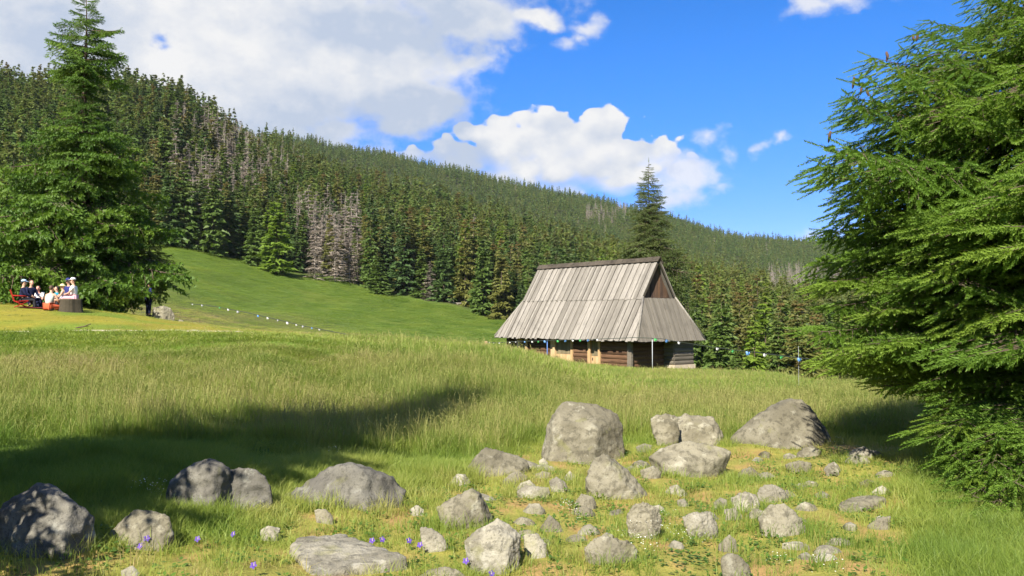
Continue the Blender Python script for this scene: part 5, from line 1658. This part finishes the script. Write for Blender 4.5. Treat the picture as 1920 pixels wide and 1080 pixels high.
def person(label, px, py, Y, face, pose, top, legs, skin=SKIN, hair=HAIR_B, hat=None, hat_kind='cap', sleeve=.5, size=1.0, foot=SHOE, lift=0.0, dress=False, group='people at the picnic'):
    p = POSES[pose]
    loc = at(px, py, Y); z = gz(loc.x, loc.y)
    root = empty('person', (loc.x, loc.y, z + lift), face, label, 'person', group)
    root.scale = (size,) * 3
    def L(k, s): x, y, zz = p[k]; return (x * s, y, zz)
    pel, chest, neck, head = p['pel'], p['chest'], p['neck'], p['head']
    mid = tuple((a + b) / 2 for a, b in zip(pel, chest))
    hv = (Vector(head) - Vector(neck)).normalized()
    h0 = tuple(Vector(neck) + hv * .07); h1 = tuple(Vector(head) + Vector((0, .015, -.03))); h2 = tuple(Vector(head) + Vector((0, -.01, .05))); h3 = tuple(Vector(head) + Vector((0, -.01, .10)))
    ch = [[(pel, .13), (mid, .115), (chest, .125), (neck, .052), (h0, .058), (h1, .082), (h2, .088), (h3, .055)],
          [(h1, .082), (tuple(Vector(h1) + Vector((0, .095, .0))), .016)]]          # nose
    for s in (1, -1):
        ch.append([(chest, .125), (L('sh', s), .060), (L('el', s), .043), (L('wr', s), .028)])
        w = Vector(L('wr', s)); e = Vector(L('el', s)); d = (w - e).normalized()
        palm = w + d * .06
        ch.append([(tuple(w), .028), (tuple(palm), .030)])
        lat = d.cross(Vector((0, 0, 1)))
        lat = lat.normalized() if lat.length > .1 else Vector((1, 0, 0))
        for f in range(4):
            b = palm + lat * (.022 * (f - 1.5)) + d * .025
            ln = (.068, .080, .075, .058)[f]
            k = b + d * ln * .5 + Vector((0, 0, -.012)); t = b + d * ln * .9 + Vector((0, 0, -.035))
            ch.append([(tuple(palm), .030), (tuple(b), .010), (tuple(k), .009), (tuple(t), .008)])
        th = w + d * .03 - lat * .035 * s
        ch.append([(tuple(w), .028), (tuple(th), .012), (tuple(th + d * .04 - lat * .012 * s), .010)])
        ch.append([(pel, .13), (L('hip', s), .085), (L('kn', s), .056), (L('an', s), .036), (L('toe', s), .030)])
    obj('body', skin_mesh('body', ch, [skin]), root)
    # face
    hc = Vector(h1)
    for s in (1, -1):
        m = MB(); m.tube([hc + Vector((.034 * s, .072, .035)), hc + Vector((.034 * s, .084, .035))], [.013, .006], 6)
        obj('eye', m.mesh('eye', [EYE_M], True), root)
        m = MB(); m.tube([hc + Vector((.082 * s, -.012, .035)), hc + Vector((.094 * s, -.018, .02)), hc + Vector((.086 * s, -.01, -.012))], [.014, .020, .010], 6)
        obj('ear', m.mesh('ear', [skin], True), root)
    m = MB(); m.tube([hc + Vector((-.026, .074, -.042)), hc + Vector((0, .084, -.045)), hc + Vector((.026, .074, -.042))], [.004, .009, .004], 6)
    obj('mouth', m.mesh('mouth', [LIP_M], True), root)
    # clothes
    tch = [[(tuple(Vector(pel) + Vector((0, 0, .02))), .160), (mid, .150), (chest, .162), (tuple(Vector(chest).lerp(Vector(neck), .55)), .085)]]
    if dress: tch[0].insert(0, (tuple(Vector(pel) + Vector((0, .18, -.04))), .17))
    for s in (1, -1):
        a, b, c = Vector(L('sh', s)), Vector(L('el', s)), Vector(L('wr', s))
        if sleeve > 0:
            arm = [(chest, .162), (tuple(a), .084)]
            if sleeve <= .5: arm.append((tuple(a.lerp(b, sleeve * 1.6)), .068))
            else: arm += [(tuple(b), .060), (tuple(b.lerp(c, min(.92, (sleeve - .5) * 2))), .044)]
            tch.append(arm)
        else:
            tch.append([(chest, .162), (tuple(a.lerp(Vector(chest), .12)), .095)])
    obj('top', skin_mesh('top', tch, [top]), root)
    if legs is not None:
        lch = []
        for s in (1, -1):
            lch.append([(tuple(Vector(pel) + Vector((0, 0, -.01))), .145), (L('hip', s), .10), (L('kn', s), .073), (tuple(Vector(L('kn', s)).lerp(Vector(L('an', s)), .9)), .056)])
        obj('trousers', skin_mesh('trousers', lch, [legs], 2), root)
    for s in (1, -1):
        a = Vector(L('an', s)); t = Vector(L('toe', s))
        obj('shoe', skin_mesh('shoe', [[(tuple(a - (t - a) * .25), .045), (tuple(a), .050), (tuple(a.lerp(t, .6)), .046), (tuple(t), .036)]], [foot]), root)
    top_h = Vector(head) + Vector((0, -.01, .04))
    if hair is not None:
        hb = [[(tuple(top_h + Vector((0, .05, .045))), .05), (tuple(top_h + Vector((0, -.02, .03))), .096), (tuple(top_h + Vector((0, -.055, -.04))), .075), (tuple(top_h + Vector((0, -.055, -.11))), .05)]]
        obj('hair', skin_mesh('hair', hb, [hair]), root)
    if hat is not None:
        hr = empty('hat', (0, 0, 0)); hr.parent = root
        m = MB()
        c = top_h + Vector((0, 0, .02))
        m.tube([c, c + Vector((0, 0, .05)), c + Vector((0, 0, .085)), c + Vector((0, 0, .10))], [.112, .108, .075, .02], 14)
        obj('crown', m.mesh('crown', [hat], True), hr)
        m = MB()
        if hat_kind == 'cap':
            v = []
            n = 9
            for i in range(n):
                t = (i / (n - 1) - .5) * 2.2
                v.append(c + Vector((math.sin(t) * .108, math.cos(t) * .108, .008)))
                v.append(c + Vector((math.sin(t) * .125, .06 + math.cos(t) * .155, -.012)))
            f = [(2 * i, 2 * i + 2, 2 * i + 3, 2 * i + 1) for i in range(n - 1)]
            m.add([q + Vector((0, 0, .005)) for q in v], f); m.add([q - Vector((0, 0, .004)) for q in v], [q[::-1] for q in f])
        else:
            m.tube([c + Vector((0, 0, .004)), c + Vector((0, 0, -.02))], [.115, .20], 16, False)
            m.tube([c + Vector((0, 0, -.028)), c + Vector((0, 0, -.004))], [.20, .115], 16, False)
        obj('brim', m.mesh('brim', [hat]), hr)
    return root

NAVY = cloth('navy_cloth', (.014, .017, .045)); GREY_T = cloth('pale_grey_cloth', (.42, .42, .38)); ORANGE = cloth('orange_red_cloth', (.50, .10, .045))
WHITE_C = cloth('white_cloth', (.75, .74, .74)); YELLOW = cloth('pale_yellow_cloth', (.72, .66, .36)); TEAL = cloth('teal_cloth', (.02, .25, .36))
LBLUE = cloth('light_blue_cloth', (.35, .48, .66)); PINK = cloth('pink_cloth', (.60, .34, .40)); CHAR = cloth('charcoal_cloth', (.03, .03, .035)); DBLUE = cloth('dark_blue_cloth', (.03, .035, .14)); LGREY = cloth('light_blue_grey_cloth', (.45, .50, .55))
RED = cloth('red_canvas', (.30, .02, .015))
PI = math.pi
person('person in navy jacket and pale blue cap sitting on the red camp chair', 42, 580, 36.2, -1.0, 'chair', NAVY, CHAR, hat=LBLUE, sleeve=.95, hair=HAIR_D, lift=-.14)
person('dark haired person in navy sitting just behind the pale blue cap', 57, 580, 37.0, -2.0, 'chair', NAVY, NAVY, hat=None, sleeve=.95, hair=HAIR_B, lift=-.12)
person('small person with pink face and white top sitting on the ground at the back', 71, 578, 38.0, PI, 'floor', WHITE_C, NAVY, skin=SKIN_R, hair=HAIR_D, sleeve=.4, lift=.02)
person('person in pale grey vest and orange trousers crouching with the back to the camera', 91, 579, 35.4, -.15, 'squat', GREY_T, ORANGE, hair=HAIR_B, sleeve=0, size=1.05)
person('person in teal top bending forward behind the crouching one', 106, 578, 37.4, 1.9, 'floor', TEAL, CHAR, hair=HAIR_D, sleeve=.9, lift=.06)
person('child in pale yellow sun hat and light dress sitting at the left of the stump', 118, 580, 36.4, PI / 2 + .3, 'chair', LGREY, None, hat=YELLOW, hat_kind='sun', hair=None, sleeve=0, size=.80, lift=.06, dress=True)
person('person with white cap and white shirt over pink sitting on the stump', 138, 580, 36.5, PI / 2 + .15, 'chair', WHITE_C, PINK, hat=WHITE_C, hair=HAIR_B, sleeve=.45, lift=.10)
person('person in dark purple cap sitting behind the white cap', 129, 579, 37.3, PI - .5, 'chair', DBLUE, CHAR, hat=DBLUE, hair=HAIR_D, sleeve=.9, lift=.04)
person('person in dark blue standing under the small ragged spruce beside the lit boulder', 277.5, 590, 43.2, -.6, 'stand', DBLUE, NAVY, hair=HAIR_D, sleeve=.95, group=None)

# red folding chair under the first person
def camp_chair():
    p = at(38, 580, 36.25); z = gz(p.x, p.y)
    root = empty('camp_chair', (p.x, p.y, z), -1.0, 'red folding camp chair under the person in navy', 'chair')
    m = MB(); m.hexa([(-.30, -.22, .24), (.30, -.22, .24), (.30, .26, .28), (-.30, .26, .28), (-.30, -.22, .27), (.30, -.22, .27), (.30, .26, .31), (-.30, .26, .31)])
    obj('seat', m.mesh('seat', [RED]), root)
    m = MB(); m.hexa([(-.30, -.25, .28), (.30, -.25, .28), (.32, -.40, .74), (-.32, -.40, .74), (-.30, -.22, .28), (.30, -.22, .28), (.32, -.37, .75), (-.32, -.37, .75)])
    obj('backrest', m.mesh('backrest', [RED]), root)
    for sx in (1, -1):
        for sy, ty in ((-.24, .30), (.28, -.26)):
            m = MB(); m.tube([(sx * .30, sy, .0), (sx * .30, ty, .29)], [.016, .016], 6)
            obj('leg', m.mesh('leg', [RED], True), root)
        m = MB(); m.tube([(sx * .33, -.30, .50), (sx * .34, .26, .48)], [.03, .025], 6)
        obj('armrest', m.mesh('armrest', [RED], True), root)
camp_chair()
p = at(84, 585, 36.8)
rt = empty('blanket', (p.x, p.y, gz(p.x, p.y)), .2, 'dark red picnic blanket spread between the sitting people', 'blanket')
nx, ny = 16, 12
vb, fb_ = [], []
for i in range(nx + 1):
    for j in range(ny + 1):
        x, y = (i / nx - .5) * 1.9, (j / ny - .5) * 1.5
        vb.append((x, y, .035 + .02 * math.sin(x * 7 + y * 3) * math.cos(y * 6) + gz(p.x + x, p.y + y) - gz(p.x, p.y)))
for i in range(nx):
    for j in range(ny):
        a = i * (ny + 1) + j; fb_.append((a, a + ny + 1, a + ny + 2, a + 1))
obj('cloth', new_mesh('cloth', vb, fb_, [cloth('maroon_wool', (.16, .03, .03))], True), rt)
# stump the white-capped person sits on
p = at(131, 585, 35.9)
def stump():
    root = empty('tree_stump', (p.x, p.y, gz(p.x, p.y)), .2, 'wide dark stump with a pale cut top, seat at the right of the picnic', 'stump')
    n = 22
    g = random.Random(4)
    prof = [1 + .07 * math.sin(k * 3 * math.tau / n + 1) + .05 * g.uniform(-1, 1) for k in range(n)]
    rings = [(-.15, 1.16), (.06, 1.07), (.28, 1.0), (.53, .97)]
    v, f = [], []
    for z, s in rings:
        for k in range(n):
            a = k * math.tau / n
            v.append((.46 * math.cos(a) * s * prof[k], .40 * math.sin(a) * s * prof[k], z))
    for r in range(3):
        for k in range(n): f.append((r * n + k, r * n + (k + 1) % n, (r + 1) * n + (k + 1) % n, (r + 1) * n + k))
    obj('bark', new_mesh('bark', v, f, [plain('stump_bark', (.055, .045, .03), .95, .4, 14)]), root)
    t = [(x, y, .545 + g.uniform(-.006, .006)) for x, y, z in v[-n:]] + [(0, 0, .55)]
    tf = [(k, (k + 1) % n, n) for k in range(n)] + [(k, n + 1 + k, n + 1 + (k + 1) % n, (k + 1) % n) for k in range(n)]
    t += [(x, y, .525) for x, y, z in v[-n:]]
    obj('cut_top', new_mesh('cut_top', t, tf, [plain('cut_wood', (.30, .23, .14), .9, .2, 12)]), root)
stump()
# stick on the short grass
q = at(152, 614, 29.3)
zz_ = gz(q.x, q.y)
m = MB(); m.tube([(-.22, .05, .02), (-.05, 0, .04), (.12, -.02, .07), (.33, .02, .16)], [.018, .022, .022, .014], 6)
m.tube([(.12, -.02, .07), (.25, .08, .07)], [.012, .006], 5)
tag(obj('fallen_branch', m.mesh('fallen_branch', [BARK], True), None, (q.x, q.y, zz_)), 'short bent dry branch lying on the short grass above the path', 'branch')
# broken rails at the forest edge left of the hut
q = hit(862, 572)
rt = empty('broken_rails', (q.x, q.y, q.z), -.5, 'heap of grey broken rails at the forest edge left of the hut', 'rails')
for i, (a, b) in enumerate((((-3.4, 0, .9), (.6, .3, .25)), ((-2.6, .4, .5), (2.0, -.2, .5)), ((-1.0, .2, .2), (2.4, .5, .9)), ((-2.2, .1, -.2), (-2.0, .1, 1.2)))):
    m = MB(); m.tube([a, b], [.12, .10], 7); obj('rail', m.mesh('rail', [BARK_G], True), rt)
# ================================================================ GRASS AND FLOWERS
GRASS_STOPS = [(0.0, (.110, .195, .032)), (0.35, (.215, .295, .050)), (0.65, (.32, .365, .080)), (0.85, (.41, .38, .125)), (1.0, (.45, .35, .18))]
GRASS = leafy('grass_blades', GRASS_STOPS, trans=.50, rough=.5, rnd=.3, spec=.3)
STRAW = leafy('seed_stalks', [(0.0, (.19, .24, .05)), (0.5, (.26, .25, .08)), (1.0, (.29, .22, .12))], trans=.3, rough=.7, rnd=.5)
MOSS = leafy('dry_moss', [(0.0, (.20, .20, .040)), (0.5, (.34, .24, .08)), (1.0, (.40, .23, .10))], trans=.2, rough=.9, rnd=.4)
HERB = leafy('herb_leaves', [(0.0, (.050, .115, .018)), (1.0, (.105, .185, .028))], trans=.35, rough=.5, rnd=.6)

def tuft(name, n, h, spread, w, bend, seed, mat, heads=0, hmat=None, lean=.35):
    g = np.random.default_rng(seed)
    rad = spread * np.sqrt(g.uniform(0, 1, n)); ang_ = g.uniform(0, 6.283, n)
    base = np.stack([rad * np.cos(ang_), rad * np.sin(ang_), np.full(n, -.03)], -1)
    hh = h * g.uniform(.45, 1.15, n)
    da = ang_ + g.normal(0, 1.2, n)
    d = np.stack([np.cos(da), np.sin(da), np.zeros(n)], -1)
    l0 = lean * g.uniform(.1, 1, n)
    b1 = bend * g.uniform(.2, 1.3, n)
    p1 = base + d * (hh * l0 * .4)[:, None] + np.array([0, 0, 1]) * (hh * .55)[:, None]
    p2 = p1 + d * (hh * (l0 * .5 + b1 * .5))[:, None] + np.array([0, 0, 1]) * (hh * np.maximum(.05, .45 - b1 * .35))[:, None]
    wa = g.uniform(0, 6.283, n)
    wv = np.stack([np.cos(wa), np.sin(wa), np.zeros(n)], -1) * (w / 2) * g.uniform(.6, 1.2, n)[:, None]
    v = np.stack([base - wv, base + wv, p1 - wv * .75, p1 + wv * .75, p2], 1).reshape(-1, 3)
    i = np.arange(n)[:, None] * 5
    f = np.concatenate([i + np.array([[0, 1, 3]]), i + np.array([[0, 3, 2]]), i + np.array([[2, 3, 4]])], 0)
    mi = np.zeros(len(f), int)
    if heads:
        hv, hf = [], []
        for k in range(heads):
            a = g.uniform(0, 6.28); r = spread * math.sqrt(g.uniform(0, 1)); L = h * g.uniform(1.0, 1.55)
            b = np.array([r * math.cos(a), r * math.sin(a), 0]); da = g.uniform(0, 6.28); t = np.array([math.cos(da), math.sin(da), 0])
            q1 = b + np.array([0, 0, L * .6]) + t * L * .06; q2 = b + np.array([0, 0, L * .88]) + t * L * .16; q3 = b + np.array([0, 0, L]) + t * L * .28
            s = np.array([-math.sin(da), math.cos(da), 0]) * w * .32
            o_ = len(hv)
            hv += [b - s, b + s, q1 - s, q1 + s, q2 - s, q2 + s]
            hf += [(o_, o_ + 1, o_ + 3), (o_, o_ + 3, o_ + 2), (o_ + 2, o_ + 3, o_ + 5), (o_ + 2, o_ + 5, o_ + 4)]
            for e in range(7):       # panicle
                c = q2 + (q3 - q2) * (e / 6.0); dd = np.array([g.normal(0, .5), g.normal(0, .5), .6]); dd = dd / np.linalg.norm(dd) * L * .035
                u = np.cross(dd, [.3, .2, .9]); u = u / (np.linalg.norm(u) + 1e-9) * w * .45
                o2 = len(hv); hv += [c - u, c + u, c + dd]; hf.append((o2, o2 + 1, o2 + 2))
        o_ = len(v)
        v = np.vstack([v, np.array(hv)]); f = np.vstack([f, np.array(hf) + o_]); mi = np.concatenate([mi, np.ones(len(hf), int)])
    return new_mesh(name, v, f.astype(np.int32), [mat] + ([hmat] if hmat else []), False, mi)

def herb(name, n, size, spread, seed):
    g = np.random.default_rng(seed)
    v, f = [], []
    for k in range(n):
        a = g.uniform(0, 6.28); r = spread * math.sqrt(g.uniform(0, 1)); z = g.uniform(.0, .6) * size * 2
        c = np.array([r * math.cos(a), r * math.sin(a), z]); da = a + g.normal(0, .7)
        d = np.array([math.cos(da), math.sin(da), g.uniform(-.1, .8)]); d /= np.linalg.norm(d)
        s = np.cross(d, [0, 0, 1]); s = s / np.linalg.norm(s) * size * .28
        L = size * g.uniform(.6, 1.2); o_ = len(v)
        v += [c, c + d * L * .5 - s, c + d * L * .5 + s, c + d * L]
        f += [(o_, o_ + 1, o_ + 3, o_ + 2)]
    return new_mesh(name, np.array(v), np.array(f, np.int32), [HERB])

# kinds: 0-2 short, 3-5 medium, 6-8 tall with seed heads, 9-11 far clumps, 12-13 dry moss, 14 herb
PROT = [tuft('g_short', 26, .070, .075, .0042, .6, 1 + i, GRASS) for i in range(3)]
PROT += [tuft('g_mid', 34, .20, .11, .0048, .55, 11 + i, GRASS, 0, None) for i in range(3)]
PROT += [tuft('g_tall', 40, .34, .16, .0054, .55, 21 + i, GRASS, 3, STRAW) for i in range(3)]
PROT += [tuft('g_far', 110, .27, .42, .011, .45, 31 + i, GRASS, 1, STRAW) for i in range(3)]
PROT += [tuft('g_moss', 34, .030, .10, .007, .9, 41 + i, MOSS, lean=1.2) for i in range(2)]
PROT += [herb('g_herb', 26, .045, .10, 51)]

def polar(n, r0, r1, a0, a1):
    r = np.sqrt(RNG.uniform(r0 ** 2, r1 ** 2, n)); a = np.radians(RNG.uniform(a0, a1, n))
    return r * np.sin(a), r * np.cos(a), r
zones = [polar(30000, 4.2, 11.5, -40, 40), polar(36000, 10.5, 24, -39, 39), polar(30000, 23, 46, -38, 38), polar(26000, 45, 76, -37, 37), polar(24000, 76, 235, -34, 10)]
gx = np.concatenate([z[0] for z in zones]); gy = np.concatenate([z[1] for z in zones]); gr = np.concatenate([z[2] for z in zones])
c = pxcol(gx, gy)
ok = np.ones(len(gx), bool)
for (rx, ry, ra, rb) in ROCKS_XY:
    ok &= ((gx - rx) / max(ra * 1.02, .02)) ** 2 + ((gy - ry) / max(rb * 1.02, .02)) ** 2 > 1
ok &= ~((np.abs(gy - path_line(c)) < .30) & (c < 640))
# inside the hut
# a fringe of grass close round the foot of every rock
ex, ey = [], []
for (rx, ry, ra, rb) in ROCKS_XY:
    if ry > 20 or ra < .13: continue
    for k in range(int(26 + 60 * ra)):
        a = random.uniform(0, 6.283); q = random.uniform(1.0, 1.22)
        ex.append(rx + ra * q * math.cos(a)); ey.append(ry + rb * q * math.sin(a))
n_fr = len(ex)
gx = np.concatenate([gx, ex]); gy = np.concatenate([gy, ey]); gr = np.hypot(gx, gy); c = pxcol(gx, gy)
ok = np.concatenate([ok, np.ones(n_fr, bool)]); fringe = np.arange(len(gx)) >= len(gx) - n_fr
sx = gx - HX; sy = gy - HY
hs = -.627 * sx + .779 * sy; hw_ = .779 * sx + .627 * sy
ok &= ~((hs > .5) & (hs < 14.2) & (hw_ > .75) & (hw_ < 6.2))
ok &= forest_depth(gx, gy) < -3
stn = stony(gx, gy)
pl = plateau(gx, gy)
bare = fade(waves(gx, gy, 1.1, 8, 13) * .6 + waves(gx, gy, .40, 8, 2) * .5, .15, .9)
ok &= (RNG.uniform(0, 1, len(gx)) > stn * (.40 + .52 * bare)) | fringe
ok &= RNG.uniform(0, 1, len(gx)) > pl * .45
gx, gy, gr, c, stn, pl, bare, fringe = (q[ok] for q in (gx, gy, gr, c, stn, pl, bare, fringe))
n = len(gx)
lowg = fade(c, 740, 560) * fade(gy, 14, 24)
u = RNG.uniform(0, 1, n); u2 = RNG.uniform(0, 1, n)
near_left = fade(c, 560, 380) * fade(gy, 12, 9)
short = (u < stn) | (u < pl)
medium = ~short & ((gr < 12.5) | (u2 < .18))
medium |= ~short & (RNG.uniform(0, 1, n) < near_left)
medium |= ~short & (stn > .12)
kind = np.where(short, RNG.integers(0, 3, n), np.where(medium, RNG.integers(3, 6, n), RNG.integers(6, 9, n)))
farm = (gr > 26) & ~short
kind = np.where(farm, RNG.integers(9, 12, n), kind)
kind = np.where(short & (stn > .4) & (RNG.uniform(0, 1, n) < .10 + .35 * bare), RNG.integers(12, 14, n), kind)
kind = np.where((gr < 14) & ~farm & (RNG.uniform(0, 1, n) < .07), 14, kind)
kind = np.where(fringe, np.where(RNG.uniform(0, 1, n) < .5, RNG.integers(3, 6, n), RNG.integers(0, 3, n)), kind)
kind = np.where(short & (stn > .3) & (RNG.uniform(0, 1, n) < .10), RNG.integers(3, 6, n), kind)
hgt = (1 + .22 * waves(gx, gy, 2.6, 8, 22) + .15 * waves(gx, gy, .9, 8, 8)) * RNG.uniform(.72, 1.2, n)
hgt = np.clip(hgt, .4, 1.8)
hgt = np.where(fringe, hgt * .65, hgt)
hgt = np.where(farm, hgt * np.interp(gr, [26, 45, 76], [1.0, 1.0, .9]), hgt)
hgt = np.where((pl > .4), np.minimum(hgt, .8), hgt)
crest = farm & (gy > 46) & (c > 640)
hgt = np.where(crest, hgt * .7, hgt)
hgt = np.where(gr > 76, hgt * .75, hgt)
hgt = np.where(~short, hgt * (1 - .68 * lowg), hgt)
t_big = waves(gx, gy, 9, 8, 5) * .5 + waves(gx, gy, 2.5, 8, 15) * .35 + waves(gx, gy, .8, 8, 25) * .2
gt = .41 + .25 * t_big + RNG.normal(0, .07, n) + .34 * stn * (.35 + bare) + .28 * pl
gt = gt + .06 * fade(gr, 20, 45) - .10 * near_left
gt = np.where(gr > 60, .20 + .24 * t_big + RNG.normal(0, .07, n) + .62 * fade(gr, 150, 95) * fade(gr, 55, 70) * fade(c, 760, 600) * (.5 + .5 * fade(waves(gx, gy, 14, 8, 4), -.5, .8)), gt)
gt = np.clip(gt, .02, 1)
wide = np.interp(gr, [5, 12, 25, 40, 76, 235], [1, 1.25, 1.7, 1.5, 2.1, 4.2])
gzv = height(gx, gy)
rot = np.zeros((n, 3)); rot[:, 2] = RNG.uniform(0, 6.28, n); rot[:, 0] = RNG.normal(.03, .07, n); rot[:, 1] = RNG.normal(.05, .07, n)
scl = np.stack([wide * RNG.uniform(.8, 1.2, n), wide * RNG.uniform(.8, 1.2, n), hgt], -1)
scl[:, :2] = np.where((kind < 3)[:, None], scl[:, :2] * np.interp(gr, [5, 12, 30, 60], [1, 1.2, 1.6, 2.4])[:, None] ** .6, scl[:, :2])
print('grass tufts', n)
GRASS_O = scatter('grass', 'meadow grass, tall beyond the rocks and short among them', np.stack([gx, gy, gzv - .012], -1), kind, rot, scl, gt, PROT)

# ---- bellflowers among the stones
PETAL = leafy('violet_petal', [(0.0, (.10, .05, .34)), (1.0, (.15, .08, .42))], trans=.35, use_tint=False)
STEMG = plain('flower_stem', (.09, .15, .03), .7)
def bellflower(label, px, py, lift):
    h_ = hit(px, py + lift * 190)
    root = empty('bellflower', h_, random.uniform(-.7, .7), label, 'flower', 'violet bellflowers among the stones')
    hh = max(.05, at(px, py, h_.y).z - h_.z)
    m = MB(); m.tube([(0, 0, -.02), (.012, .004, hh * .5), (.004, 0, hh - .008)], [.0022, .0018, .0014], 4)
    obj('stem', m.mesh('stem', [STEMG]), root)
    for k in range(5):
        a = k * math.tau / 5; ca, sa = math.cos(a), math.sin(a)
        v = [(0, 0, 0)]
        for rr, zz, ww in ((.008, .006, .006), (.018, .012, .011), (.026, .012, .008)):
            for s in (-1, 1): v.append((ca * rr - sa * ww * s, sa * rr + ca * ww * s, zz))
        v.append((ca * .032, sa * .032, .009))
        f = [(0, 1, 2), (1, 3, 4, 2), (3, 5, 6, 4), (5, 7, 6)]
        obj('petal', new_mesh('petal', [(x * .85, y * .40 - z * .7, hh - .008 + y * .72 + z * .35) for x, y, z in v], f, [PETAL], True), root)
    m = MB(); m.tube([(0, 0, hh - .01), (0, 0, hh + .012)], [.003, .002], 5); obj('pistil', m.mesh('pistil', [plain('pistil_cream', (.6, .55, .35))]), root)
for px, py, lab in ((275, 1008, 'violet bellflower in front of the mossy boulder, the higher of two'), (264, 1022, 'violet bellflower in front of the mossy boulder, the lower of two'),
                    (371, 1009, 'violet bellflower right below the two lobed boulder'), (438, 1000, 'violet bellflower left of the small white angular stone'),
                    (476, 1058, 'violet bellflower alone near the bottom edge left of the flat pale slab'), (698, 1012, 'violet bellflower at the upper edge of the flat pale slab, left of two'),
                    (716, 1010, 'violet bellflower at the upper edge of the flat pale slab, right of two'), (766, 1012, 'violet bellflower between the flat pale slab and the crescent stone, upper one'),
                    (788, 1020, 'violet bellflower close to the crescent shaped white stone'), (874, 1050, 'violet bellflower at the left side of the white faced boulder'),
                    (921, 1074, 'violet bellflower in front of the white faced boulder at the bottom edge')):
    bellflower(lab, px, py, .12)

# ---- minute white blossom in drifts
def blossom():
    g = np.random.default_rng(3)
    v, f = [], []
    for k in range(16):
        a = g.uniform(0, 6.28); r = .09 * math.sqrt(g.uniform(0, 1)); z = g.uniform(.05, .13)
        c0 = np.array([r * math.cos(a), r * math.sin(a), z]); u_ = nrm(np.array([g.normal(), g.normal(), .2])) * .0045; w_ = nrm(np.cross(u_, [0.1, 0.2, 1])) * .0045
        o_ = len(v); v += [c0 - u_, c0 - w_, c0 + u_, c0 + w_]; f.append((o_, o_ + 1, o_ + 2, o_ + 3))
    return new_mesh('blossom', np.array(v), np.array(f, np.int32), [plain('white_blossom', (.75, .76, .68), .7)])
spots = [(285, 935, 30), (270, 950, 20), (1060, 965, 18), (1235, 1005, 25), (1560, 850, 22), (1210, 1020, 15), (1500, 1085, 30), (1190, 1050, 15), (600, 850, 40), (560, 690, 60), (430, 730, 60), (1545, 840, 16), (1290, 1010, 14), (1090, 985, 14)]
bp = []
for (px, py, sp) in spots:
    h0 = hit(px, py)
    for k in range(2):
        x = h0.x + random.gauss(0, sp / F * h0.y); y = h0.y + random.gauss(0, .25)
        bp.append((x, y, float(height(x, y))))
bp = np.array(bp); nb_ = len(bp)
scatter('wild_blossom', 'tiny white blossom scattered through the grass', bp, np.zeros(nb_, int), np.stack([np.zeros(nb_), np.zeros(nb_), RNG.uniform(0, 6.28, nb_)], -1), np.repeat(RNG.uniform(.8, 1.5, nb_)[:, None], 3, 1), np.zeros(nb_), [blossom()])
# ================================================================ AIR
def haze():
    m = bpy.data.materials.new('valley_air'); m.use_nodes = True
    m.node_tree.nodes.clear()
    t = NT(m.node_tree)
    out = t.n('ShaderNodeOutputMaterial')
    v = t.n('ShaderNodeVolumePrincipled')
    v.inputs['Color'].default_value = (.86, .92, 1.0, 1)
    v.inputs['Density'].default_value = .00004
    v.inputs['Anisotropy'].default_value = 0.0
    t.t.links.new(v.outputs[0], out.inputs['Volume'])
    zlo = float(gv[:, 2].min()) - 1.0; zhi = float(max(gv[:, 2].max(), (fz + fh).max())) + 12
    b = MB(); b.box((-2650, -2650, zlo), (2650, 2650, zhi))
    tag(obj('haze', b.mesh('haze', [m])), kind='stuff')
haze()
